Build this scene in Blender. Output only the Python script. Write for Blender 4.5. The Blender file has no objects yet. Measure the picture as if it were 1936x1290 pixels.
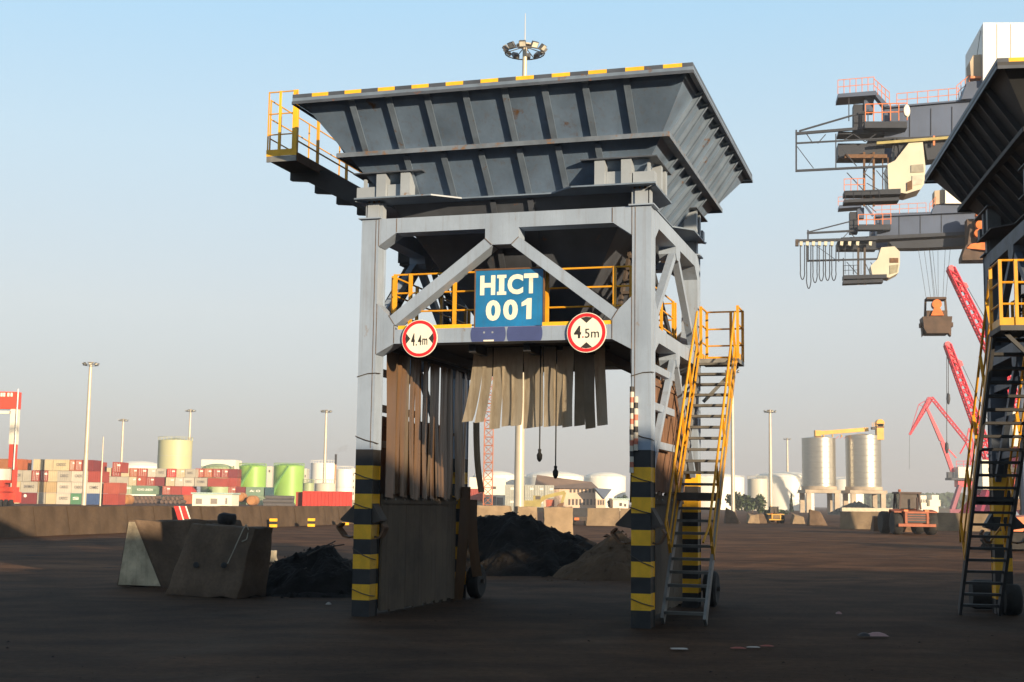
import bpy, math, random
from math import sin, cos, pi, radians, sqrt, atan2
from mathutils import Vector, Matrix
random.seed(7)
S = bpy.context.scene
COL = S.collection

# ------------------------------------------------------------------ camera, sky, sun, exposure
FPX, PITCH, ROLL, CAMH = 2562.8, 0.118, 0.014, 1.922
cam_d = bpy.data.cameras.new('camera'); cam = bpy.data.objects.new('camera', cam_d); COL.objects.link(cam)
cam_d.sensor_width = 36; cam_d.lens = FPX / 1936 * 36; cam_d.clip_start = .1; cam_d.clip_end = 9000
cam.matrix_world = Matrix.Translation((0, 0, CAMH)) @ Matrix.Rotation(pi / 2 + PITCH, 4, 'X') @ Matrix.Rotation(ROLL, 4, 'Z')
S.camera = cam
SUN_AZ, SUN_EL = radians(36), radians(10.6)      # azimuth: to the right of straight behind the camera
to_sun = Vector((sin(SUN_AZ) * cos(SUN_EL), -cos(SUN_AZ) * cos(SUN_EL), sin(SUN_EL)))
w = bpy.data.worlds.new('World'); S.world = w; w.use_nodes = True
nt = w.node_tree; bg = nt.nodes['Background']
sky = nt.nodes.new('ShaderNodeTexSky'); sky.sky_type = 'NISHITA'; sky.sun_disc = False
sky.sun_elevation = SUN_EL; sky.sun_rotation = pi - SUN_AZ
sky.air_density = 1.0; sky.dust_density = 1.0; sky.ozone_density = 1.6; sky.altitude = 0
# a hazy evening sky: the Nishita sky at 0.12, blended with an even milky haze that thins out with elevation all round
def wn(t, **k):
    n = nt.nodes.new(t)
    for a, v in k.items(): setattr(n, a, v)
    return n
wtc = wn('ShaderNodeTexCoord'); wsep = wn('ShaderNodeSeparateXYZ'); wr = wn('ShaderNodeValToRGB'); nt.links.new(wtc.outputs['Generated'], wsep.inputs[0]); nt.links.new(wsep.outputs[2], wr.inputs[0])
HAZE = [(0, (.50, .49, .54)), (.058, (.59, .57, .605)), (.135, (.70, .715, .73)), (.25, (.64, .80, .90)), (.36, (.49, .775, 1.0)), (.6, (.25, .36, .47)), (1, (.16, .22, .31))]
while len(wr.color_ramp.elements) < len(HAZE): wr.color_ramp.elements.new(.5)
for e, (p_, c_) in zip(wr.color_ramp.elements, HAZE): e.position = p_; e.color = (*[v / 1.93 for v in c_], 1)
wsc = wn('ShaderNodeMix', data_type='RGBA', blend_type='MULTIPLY'); wsc.inputs[0].default_value = 1; wsc.inputs[7].default_value = (.12, .12, .12, 1); nt.links.new(sky.outputs[0], wsc.inputs[6])
wmx = wn('ShaderNodeMix', data_type='RGBA'); wmx.inputs[0].default_value = .82; nt.links.new(wsc.outputs[2], wmx.inputs[6]); nt.links.new(wr.outputs[0], wmx.inputs[7])
nt.links.new(wmx.outputs[2], bg.inputs[0]); bg.inputs[1].default_value = 1.0
sun_d = bpy.data.lights.new('sun', 'SUN'); sun = bpy.data.objects.new('sun', sun_d); COL.objects.link(sun)
sun_d.energy = 5.0; sun_d.angle = radians(.55); sun_d.color = (1, .78, .52)
sun.rotation_euler = (-to_sun).to_track_quat('-Z', 'Y').to_euler()
S.view_settings.view_transform = 'Standard'; S.view_settings.look = 'None'
S.view_settings.exposure = 0.95; S.view_settings.gamma = 1; S.view_settings.use_curve_mapping = False

# ------------------------------------------------------------------ places in the yard
def ray(x, y):
    dx, dy = x - 968, y - 645; c, s = cos(ROLL), sin(ROLL)
    a = (dx * c + dy * s) / FPX; b = -(-dx * s + dy * c) / FPX
    return Vector((a, cos(PITCH) - b * sin(PITCH), sin(PITCH) + b * cos(PITCH)))
def at(x, y, Y):
    d = ray(x, y); t = Y / d.y; return Vector((0, 0, CAMH)) + d * t
def gz(x, y, z=0.0):
    d = ray(x, y); t = (z - CAMH) / d.z; return Vector((0, 0, CAMH)) + d * t

# ------------------------------------------------------------------ materials
MATS = {}
def M(name, col, rough=.6, metal=0., var=.18, scale=2.5, rust=0., rustcol=(.16, .065, .025), bump=0., stretch=(1, 1, 1),
      fine=0., dirt=0., dirtcol=(.05, .042, .035), spec=.5, transl=0., streak=0., streakcol=(.12, .075, .045)):
    if name in MATS: return MATS[name]
    m = bpy.data.materials.new(name); m.use_nodes = True; t = m.node_tree; N = t.nodes.new; L = t.links.new
    p = t.nodes['Principled BSDF']; p.inputs['Roughness'].default_value = rough; p.inputs['Metallic'].default_value = metal
    p.inputs['Specular IOR Level'].default_value = spec
    tc = N('ShaderNodeTexCoord'); mp = N('ShaderNodeMapping'); mp.inputs['Scale'].default_value = stretch
    L(tc.outputs['Object'], mp.inputs[0])
    def noise(sc, det, lo, hi, rg=.55):
        n = N('ShaderNodeTexNoise'); n.inputs['Scale'].default_value = sc; n.inputs['Detail'].default_value = det
        n.inputs['Roughness'].default_value = rg; L(mp.outputs[0], n.inputs[0])
        r = N('ShaderNodeMapRange'); r.inputs[1].default_value = lo; r.inputs[2].default_value = hi
        L(n.outputs[0], r.inputs[0]); return n, r
    def mix(f, a, b):
        x = N('ShaderNodeMix'); x.data_type = 'RGBA'
        for s, v in ((x.inputs[0], f), (x.inputs[6], a), (x.inputs[7], b)):
            if hasattr(v, 'is_output'): L(v, s)
            elif isinstance(v, (int, float)): s.default_value = v
            else: s.default_value = (*v[:3], 1)
        return x.outputs[2]
    n1, r1 = noise(scale, 5, .3, .7)
    c = mix(r1.outputs[0], [min(1, k * (1 - var)) for k in col], [min(1, k * (1 + var)) for k in col])
    if fine:
        _, r = noise(scale * 14, 3, .35, .65); k = N('ShaderNodeMath'); k.operation = 'MULTIPLY'; k.inputs[1].default_value = fine
        L(r.outputs[0], k.inputs[0]); c = mix(k.outputs[0], c, [v * .55 for v in col])
    if dirt:
        _, r = noise(scale * .7, 8, .62 - dirt * .3, .72, .68); k = N('ShaderNodeMath'); k.operation = 'MULTIPLY'; k.inputs[1].default_value = .8
        L(r.outputs[0], k.inputs[0]); c = mix(k.outputs[0], c, dirtcol)
    if streak:   # rain streaks and dust runs, drawn out downwards
        m2 = N('ShaderNodeMapping'); m2.inputs['Scale'].default_value = (7, 7, .32); L(tc.outputs['Object'], m2.inputs[0])
        ns = N('ShaderNodeTexNoise'); ns.inputs['Scale'].default_value = 1.5; ns.inputs['Detail'].default_value = 6; ns.inputs['Roughness'].default_value = .7; L(m2.outputs[0], ns.inputs[0])
        rs = N('ShaderNodeMapRange'); rs.inputs[1].default_value = .52; rs.inputs[2].default_value = .78; rs.inputs[4].default_value = streak; L(ns.outputs[0], rs.inputs[0]); c = mix(rs.outputs[0], c, streakcol)
    if rust:
        _, r = noise(scale * 1.9, 9, .70 - rust * .2, .75 - rust * .12, .7); c = mix(r.outputs[0], c, rustcol)
    L(c, p.inputs['Base Color'])
    if bump:
        nb, _ = noise(scale * 5, 8, 0, 1, .65); b = N('ShaderNodeBump'); b.inputs['Strength'].default_value = min(1, bump); b.inputs['Distance'].default_value = .03
        L(nb.outputs[0], b.inputs['Height']); L(b.outputs[0], p.inputs['Normal'])
    if transl:
        tr = N('ShaderNodeBsdfTranslucent'); L(c, tr.inputs[0]); ms = N('ShaderNodeMixShader'); ms.inputs[0].default_value = transl
        L(p.outputs[0], ms.inputs[1]); L(tr.outputs[0], ms.inputs[2]); L(ms.outputs[0], t.nodes['Material Output'].inputs[0])
    MATS[name] = m; return m

LEG = M('blue grey steel paint', (.265, .33, .43), .45, var=.13, scale=1.6, streak=.5, streakcol=(.15, .13, .11), rust=.32, rustcol=(.20, .14, .08), fine=.08, stretch=(1, 1, .6))
PALE = M('pale grey steel paint', (.27, .31, .36), .45, var=.10, scale=2, rust=.35, rustcol=(.2, .12, .06))
BIN = M('dark slate steel paint', (.135, .198, .295), .42, var=.3, scale=1.3, streak=.55, streakcol=(.13, .10, .075), rust=.42, rustcol=(.13, .075, .04), fine=.12, stretch=(1, 1, .55))
RIMD = M('dark slate rim paint', (.06, .072, .095), .5, var=.25, scale=3, rust=.4)
RIB = M('slate rib paint', (.14, .185, .25), .42, var=.2, scale=3, rust=.5, rustcol=(.15, .075, .03))
LEDGE = M('rusty slate ledge', (.12, .15, .195), .55, var=.3, scale=3, rust=.75, rustcol=(.17, .10, .055))
BLACK = M('black hazard paint', (.021, .020, .021), .6, var=.35, scale=4, dirt=.2, dirtcol=(.05, .04, .03))
YEL = M('yellow hazard paint', (.86, .46, .018), .55, var=.15, scale=4, rust=.3, rustcol=(.10, .06, .03), fine=.15, streak=.3, streakcol=(.34, .18, .03))
RAIL = M('orange yellow rail paint', (.66, .31, .015), .45, var=.15, scale=5, rust=.35, rustcol=(.16, .06, .02))
LOWB = M('shaded funnel steel', (.050, .058, .075), .6, var=.35, scale=1.5, rust=.35)  # funnel tier darker: the shade under the bin put into its colour
DARK = M('sooty black steel', (.022, .023, .028), .6, var=.3, scale=3)
SOOT = M('soot brown steel', (.06, .045, .036), .7, var=.4, scale=3, rust=.5)
RUST = M('rusty brown steel', (.13, .065, .03), .75, var=.35, scale=4)
SEAMB = M('brown weld seam', (.13, .095, .07), .8, var=.5, scale=6)
WIRE = M('dark wire', (.06, .05, .04), .6)
TYRE = M('worn black rubber', (.016, .015, .014), .85, var=.3, scale=5, dirt=.35)
GALV = M('galvanised grey steel', (.24, .24, .23), .5, .3, var=.25, scale=4, rust=.25)
TREAD = M('coal dusted tread', (.10, .095, .085), .65, var=.35, scale=6, rust=.3)
STRIP = M('dirty clear plastic strip', (.80, .71, .56), .28, var=.2, scale=1.6, stretch=(2, 2, .4), dirt=.15, dirtcol=(.46, .35, .22), streak=.5, streakcol=(.42, .31, .19), transl=.74)
STRIPB = M('rust stained plastic strip', (.145, .085, .046), .3, var=.25, scale=.9, stretch=(1, 1, .5), streak=.5, streakcol=(.10, .065, .04), dirt=.35, dirtcol=(.12, .07, .04), transl=.2)
STRIPM = M('brown plastic strip', (.30, .22, .14), .35, var=.3, scale=1.2, streak=.5, streakcol=(.14, .10, .065), transl=.45)
STRIPD = M('sooty plastic strip', (.125, .08, .048), .35, var=.3, scale=.9, stretch=(1, 1, .5), streak=.5, streakcol=(.07, .05, .035), dirt=.4, dirtcol=(.05, .04, .03), transl=.15)
CLEAR = M('pale clear plastic strip', (.24, .18, .12), .3, var=.35, scale=3, stretch=(3, 3, .4), transl=.5)
BOARD = M('coal stained board', (.135, .10, .068), .85, var=.2, scale=1.1, dirt=.45, dirtcol=(.06, .047, .035), streak=.85, streakcol=(.045, .036, .027))
SHEET = M('rust brown sheet', (.16, .085, .05), .75, var=.4, scale=2, stretch=(3, 3, .6), dirt=.3)
WHITE = M('white sign paint', (.78, .76, .65), .45, var=.06, scale=4, streak=.25, streakcol=(.50, .45, .36))
CREAM = M('cream lettering', (.80, .76, .62), .5, var=.08, scale=4, streak=.35, streakcol=(.50, .44, .32))
SIGNBLUE = M('blue sign enamel', (.012, .155, .36), .4, var=.25, scale=2, streak=.35, streakcol=(.05, .10, .16), rust=.05)
SIGNRED = M('red sign paint', (.60, .02, .025), .4, var=.06)
SIGNBLK = M('black sign paint', (.03, .025, .022), .5)
DISC = M('navy blue paint disc', (.055, .075, .20), .5, var=.15)
CONC = M('stained grey brown concrete', (.21, .165, .115), .9, var=.3, scale=1.4, bump=.5, dirt=.45, dirtcol=(.07, .055, .042), fine=.25)
CONCD = M('coal stained concrete', (.135, .092, .062), .9, var=.35, scale=1.2, bump=.6, dirt=.5, dirtcol=(.06, .042, .03), fine=.35, spec=.2)
CONCK = M('dark dusty wall concrete', (.085, .058, .038), .9, var=.35, scale=.8, bump=.5, dirt=.5, dirtcol=(.05, .036, .026), fine=.3, spec=.2)
CONCW = M('off white concrete', (.50, .42, .29), .9, var=.35, scale=2.5, bump=.6, dirt=.55, dirtcol=(.17, .125, .08), streak=.6, streakcol=(.16, .12, .08))
CONCL = M('warm pale concrete', (.23, .165, .10), .9, var=.25, scale=.9, bump=.4, dirt=.35, dirtcol=(.13, .09, .06))
COAL = M('loose coal', (.0125, .0105, .0092), .85, var=.6, scale=2.5, bump=1., fine=.4, spec=.12)
SOIL = M('brown ore dust', (.105, .068, .042), .95, var=.25, scale=2, bump=.7, fine=.3, spec=.1)
MASTG = M('galvanised mast', (.50, .44, .34), .4, .15, var=.12, scale=.6)
LAMPB = M('grey lamp housing', (.12, .12, .12), .5, .3)
LAMPG = M('lamp glass', (.75, .72, .6), .2)

# ------------------------------------------------------------------ mesh building
class MB:
    def __init__(s): s.v = []; s.f = []; s.mi = []
    def add(s, vs, fs, mi=0):
        o = len(s.v); s.v += [tuple(v) for v in vs]; s.f += [tuple(i + o for i in f) for f in fs]; s.mi += [mi] * len(fs); return s
    def hexa(s, p, mi=0):
        return s.add(p, [(0, 3, 2, 1), (4, 5, 6, 7), (0, 1, 5, 4), (1, 2, 6, 5), (2, 3, 7, 6), (3, 0, 4, 7)], mi)
    def box(s, x0, x1, y0, y1, z0, z1, mi=0):
        return s.hexa([(x0, y0, z0), (x1, y0, z0), (x1, y1, z0), (x0, y1, z0), (x0, y0, z1), (x1, y0, z1), (x1, y1, z1), (x0, y1, z1)], mi)
    def prism(s, pts, vec, mi=0):
        n = len(pts); vec = Vector(vec); a = [Vector(p) for p in pts]
        return s.add(a + [p + vec for p in a], [tuple(range(n))[::-1], tuple(range(n, 2 * n))] + [(i, (i + 1) % n, n + (i + 1) % n, n + i) for i in range(n)], mi)
    def pxz(s, pts, y0, y1, mi=0): return s.prism([(a, y0, b) for a, b in pts], (0, y1 - y0, 0), mi)
    def pyz(s, pts, x0, x1, mi=0): return s.prism([(x0, a, b) for a, b in pts], (x1 - x0, 0, 0), mi)
    def bar(s, p, q, wd, ht, mi=0, up=(0, 0, 1)):
        p, q = Vector(p), Vector(q); d = (q - p).normalized(); up = Vector(up)
        if abs(d.dot(up)) > .98: up = Vector((0, 1, 0))
        x = d.cross(up).normalized() * wd / 2; z = x.cross(d).normalized() * ht / 2
        return s.hexa([p - x - z, p + x - z, q + x - z, q - x - z, p - x + z, p + x + z, q + x + z, q - x + z], mi)
    def tube(s, p, q, r0, r1=None, n=8, mi=0):
        r1 = r0 if r1 is None else r1; p, q = Vector(p), Vector(q); d = (q - p).normalized()
        u = d.cross(Vector((0, 0, 1)) if abs(d.z) < .95 else Vector((1, 0, 0))).normalized(); v = d.cross(u)
        vs = []
        for c, r in ((p, r0), (q, r1)): vs += [c + u * (r * cos(2 * pi * i / n)) + v * (r * sin(2 * pi * i / n)) for i in range(n)]
        return s.add(vs, [(i, (i + 1) % n, n + (i + 1) % n, n + i) for i in range(n)] + [tuple(range(n))[::-1], tuple(range(n, 2 * n))], mi)
    def path(s, pts, r, n=6, mi=0):
        for a, b in zip(pts, pts[1:]): s.tube(a, b, r, r, n, mi)
        return s
    def lathe(s, prof, n=24, c=(0, 0, 0), mi=0, axis='z', mis=None):
        c = Vector(c); vs = []
        for r, z in prof:
            for i in range(n):
                a = 2 * pi * i / n
                vs.append(c + (Vector((r * cos(a), r * sin(a), z)) if axis == 'z' else Vector((z, r * cos(a), r * sin(a))) if axis == 'x' else Vector((r * cos(a), z, r * sin(a)))))
        for k in range(len(prof) - 1):
            s.add([], [], 0)
        o = len(s.v); s.v += [tuple(v) for v in vs]
        for k in range(len(prof) - 1):
            for i in range(n):
                s.f.append((o + k * n + i, o + k * n + (i + 1) % n, o + (k + 1) * n + (i + 1) % n, o + (k + 1) * n + i)); s.mi.append(mis[k] if mis else mi)
        for k in (0, len(prof) - 1):
            if prof[k][0] > 1e-4:
                s.f.append(tuple(o + k * n + i for i in range(n))); s.mi.append((mis[min(k, len(mis) - 1)] if mis else mi))
        return s
    def mesh(s, name, mats, smooth=False):
        me = bpy.data.meshes.new(name); me.from_pydata(s.v, [], s.f); me.update()
        for m in (mats if isinstance(mats, (list, tuple)) else [mats]): me.materials.append(m)
        me.polygons.foreach_set('material_index', s.mi)
        if smooth:
            me.polygons.foreach_set('use_smooth', [True] * len(s.f))
            try: me.set_sharp_from_angle(angle=radians(38))
            except Exception: pass
        return me
    def build(s, name, mats, parent=None, smooth=False, loc=(0, 0, 0), rz=0):
        o = bpy.data.objects.new(name, s.mesh(name, mats, smooth)); COL.objects.link(o); o.parent = parent
        o.location = loc; o.rotation_euler = (0, 0, rz); return o

def tag(o, label=None, cat=None, group=None, kind=None):
    for k, v in (('label', label), ('category', cat), ('group', group), ('kind', kind)):
        if v: o[k] = v
    if cat and not kind and 'kind' not in o: o['kind'] = 'thing'
    return o
def empty(name, loc, rz=0, label=None, cat=None, group=None):
    o = bpy.data.objects.new(name, None); COL.objects.link(o); o.location = loc; o.rotation_euler = (0, 0, rz); o.empty_display_size = .2
    return tag(o, label, cat, group)
def use(name, me, parent=None, loc=(0, 0, 0), rz=0):
    o = bpy.data.objects.new(name, me); COL.objects.link(o); o.parent = parent; o.location = loc; o.rotation_euler = (0, 0, rz); return o
def copy_tree(o, parent=None):
    c = o.copy(); COL.objects.link(c); c.parent = parent
    for ch in list(o.children): copy_tree(ch, c)
    return c
def glyph_mesh(txt, w_, h_, off=0., depth=.004):
    """flat lettering in the local XZ plane, lower left corner at 0,0, stretched to w_ x h_"""
    cu = bpy.data.curves.new('lettering', 'FONT'); cu.body = txt; cu.offset = off; cu.fill_mode = 'BOTH'; cu.extrude = 0; cu.resolution_u = 4
    ob = bpy.data.objects.new('lettering', cu); COL.objects.link(ob); bpy.context.view_layer.update()
    me = bpy.data.meshes.new_from_object(ob.evaluated_get(bpy.context.evaluated_depsgraph_get()))
    bpy.data.objects.remove(ob); bpy.data.curves.remove(cu)
    xs = [v.co.x for v in me.vertices]; ys = [v.co.y for v in me.vertices]; x0, x1, y0, y1 = min(xs), max(xs), min(ys), max(ys)
    for v in me.vertices: v.co = ((v.co.x - x0) / (x1 - x0) * w_, 0, (v.co.y - y0) / (y1 - y0) * h_)
    return me
def glyph(txt, w_, h_, mat, parent, loc, off=0., name='lettering'):
    me = glyph_mesh(txt, w_, h_, off); me.materials.clear(); me.materials.append(mat)
    for p in me.polygons: p.material_index = 0
    return use(name, me, parent, loc)

# ------------------------------------------------------------------ ground
def ground():
    m = bpy.data.materials.new('coal dusted and shaded yard'); m.use_nodes = True; t = m.node_tree; N = t.nodes.new; L = t.links.new; p = t.nodes['Principled BSDF']
    p.inputs['Roughness'].default_value = .85; p.inputs['Specular IOR Level'].default_value = .08
    tc = N('ShaderNodeTexCoord')
    def nz(sc, det, rg, stretch=(1, 1, 1), dist=0):
        mp = N('ShaderNodeMapping'); mp.inputs['Scale'].default_value = stretch; L(tc.outputs['Object'], mp.inputs[0])
        n = N('ShaderNodeTexNoise'); n.inputs['Scale'].default_value = sc; n.inputs['Detail'].default_value = det; n.inputs['Roughness'].default_value = rg
        n.inputs['Distortion'].default_value = dist; L(mp.outputs[0], n.inputs[0]); return n.outputs[0]
    def ramp(f, a, b, ca, cb):
        r = N('ShaderNodeValToRGB'); r.color_ramp.elements[0].position = a; r.color_ramp.elements[1].position = b
        r.color_ramp.elements[0].color = (*ca, 1); r.color_ramp.elements[1].color = (*cb, 1); L(f, r.inputs[0]); return r.outputs[0]
    def mix(f, a, b, mode='MIX'):
        x = N('ShaderNodeMix'); x.data_type = 'RGBA'; x.blend_type = mode
        if isinstance(f, float): x.inputs[0].default_value = f
        else: L(f, x.inputs[0])
        L(a, x.inputs[6]); L(b, x.inputs[7]); return x.outputs[2]
    big = ramp(nz(.10, 4, .55, (1, 1.6, 1), .6), .36, .66, (.098, .050, .026), (.160, .082, .042))
    tracks = ramp(nz(.55, 6, .6, (.7, 1.1, 1), .8), .36, .68, (.42, .42, .44), (1.3, 1.25, 1.2))
    c = mix(.75, big, tracks, 'MULTIPLY')
    fine = ramp(nz(9, 6, .7), .35, .7, (.65, .65, .65), (1.35, 1.3, 1.25)); c = mix(.7, c, fine, 'MULTIPLY')
    spots = ramp(nz(.35, 8, .7), .60, .66, (0, 0, 0), (1, 1, 1)); coal = ramp(nz(3, 3, .5), 0, 1, (.018, .017, .017), (.03, .027, .025)); c = mix(spots, c, coal)
    # the ground near the viewpoint and round the hopper darkens: coal dust plus the foreground shade put into the colour, ragged edge
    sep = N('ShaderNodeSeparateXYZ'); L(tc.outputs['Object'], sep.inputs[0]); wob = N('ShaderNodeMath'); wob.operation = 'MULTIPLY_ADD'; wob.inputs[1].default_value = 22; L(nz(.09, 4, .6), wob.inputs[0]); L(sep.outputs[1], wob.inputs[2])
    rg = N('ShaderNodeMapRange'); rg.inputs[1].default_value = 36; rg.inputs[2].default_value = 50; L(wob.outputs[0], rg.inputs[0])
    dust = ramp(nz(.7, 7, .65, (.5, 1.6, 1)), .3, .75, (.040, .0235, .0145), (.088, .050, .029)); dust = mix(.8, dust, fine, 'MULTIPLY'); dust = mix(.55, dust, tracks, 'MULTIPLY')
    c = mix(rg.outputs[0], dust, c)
    def tyre(ang, sc, dist):
        mp = N('ShaderNodeMapping'); mp.inputs['Rotation'].default_value = (0, 0, ang); L(tc.outputs['Object'], mp.inputs[0])
        wv = N('ShaderNodeTexWave'); wv.inputs['Scale'].default_value = sc; wv.inputs['Distortion'].default_value = dist; wv.inputs['Detail'].default_value = 3; wv.inputs['Detail Scale'].default_value = .35; L(mp.outputs[0], wv.inputs[0])
        return ramp(wv.outputs[1], .72, .95, (1, 1, 1), (.55, .54, .53))
    for ang, sc, dist, f_ in ((.5, .16, 7., .6), (1.35, .11, 9., .5), (-.35, .13, 8., .5)):
        msk = ramp(nz(.12, 3, .5), .42, .6, (0, 0, 0), (1, 1, 1)); k_ = N('ShaderNodeMath'); k_.operation = 'MULTIPLY'; k_.inputs[1].default_value = f_; L(msk, k_.inputs[0])
        c = mix(k_.outputs[0], c, tyre(ang, sc, dist), 'MULTIPLY')
    dustp = ramp(nz(.22, 7, .7, (1, 1, 1), 1.), .54, .70, (0, 0, 0), (.5, .5, .5)); c = mix(dustp, c, ramp(nz(6, 4, .6), 0, 1, (.075, .055, .04), (.11, .08, .057)))
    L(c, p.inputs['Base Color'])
    b = N('ShaderNodeBump'); b.inputs['Strength'].default_value = .55; b.inputs['Distance'].default_value = .04; L(nz(5, 9, .7), b.inputs['Height']); L(b.outputs[0], p.inputs['Normal'])
    mb = MB(); from mathutils import noise as mn
    nx, ny = 90, 90; x0, x1, y0, y1 = -45, 45, -8, 110
    for j in range(ny + 1):
        for i in range(nx + 1):
            x = x0 + (x1 - x0) * i / nx; y = y0 + (y1 - y0) * (j / ny) ** 1.4
            e = min(i, nx - i, j, ny - j); z = 0 if e == 0 else .028 * mn.noise(Vector((x * .5, y * .5, 0))) + .018 * mn.noise(Vector((x * 1.6, y * 1.6, 3)))
            mb.v.append((x, y, z))
    for j in range(ny):
        for i in range(nx): a = j * (nx + 1) + i; mb.f.append((a, a + 1, a + nx + 2, a + nx + 1)); mb.mi.append(0)
    far = 2400
    def ring(pts): mb.add([(*q, 0) for q in pts], [(0, 1, 2, 3)])
    ring([(-far, -far), (far, -far), (far, y0), (-far, y0)]); ring([(-far, y1), (far, y1), (far, far), (-far, far)])
    ring([(-far, y0), (x0, y0), (x0, y1), (-far, y1)]); ring([(x1, y0), (far, y0), (far, y1), (x1, y1)])
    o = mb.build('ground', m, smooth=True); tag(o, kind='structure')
ground()

# ------------------------------------------------------------------ the loading hopper
E_, D_, A_, B_ = 5.02, 4.945, .31, .355
ZT, ZTB, ZMT, ZMB = 6.683, 6.425, 4.772, 4.532
RZ, MZ, LZ = 8.536, 7.747, 7.033
BANDS = [0, .27, .53, .78, 1.02, 1.27, 1.51, 1.77, 2.02, 2.26, 2.49, 2.76, ZT]

def stair(parent, p0, p1, side, n, rise_t, mat, tmat, name='staircase', string=.16, tread_d=.22):
    """stringers p0->p1 on both sides of vector side, n treads as sub-parts"""
    p0, p1, side = Vector(p0), Vector(p1), Vector(side)
    mb = MB()
    for k in (0, 1): mb.bar(p0 + side * k, p1 + side * k, .05, string)
    st = mb.build(name, mat, parent)
    d = p1 - p0; h = Vector((d.x, d.y, 0)).normalized() * tread_d
    for i in range(n):
        c = p0 + d * ((i + .5) / n); c0 = c + side * .03; c1 = c + side * .97
        t = MB(); t.hexa([c0 - h / 2, c1 - h / 2, c1 + h / 2, c0 + h / 2] + [q + Vector((0, 0, rise_t)) for q in (c0 - h / 2, c1 - h / 2, c1 + h / 2, c0 + h / 2)])
        t.build('tread', tmat, st)
    return st
def railing(parent, posts, hgt, levels, mat, post_w=.05, rail_r=.018, name='railing', toe=None):
    r = None
    for l in reversed(levels):
        mb = MB()
        for a, b in zip(posts, posts[1:]): mb.tube(Vector(a) + Vector((0, 0, l)), Vector(b) + Vector((0, 0, l)), rail_r, n=6)
        q = mb.build(name if r is None else 'rail', mat, r or parent); r = r or q
    if toe:
        mb = MB()
        for a, b in zip(posts, posts[1:]): mb.bar(Vector(a) + Vector((0, 0, toe / 2)), Vector(b) + Vector((0, 0, toe / 2)), .012, toe)
        mb.build('toe_board', mat, r)
    for p in posts:
        q = MB(); q.box(p[0] - post_w / 2, p[0] + post_w / 2, p[1] - post_w / 2, p[1] + post_w / 2, p[2], p[2] + hgt + .012); q.build('post', mat, r)
    return r

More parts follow.
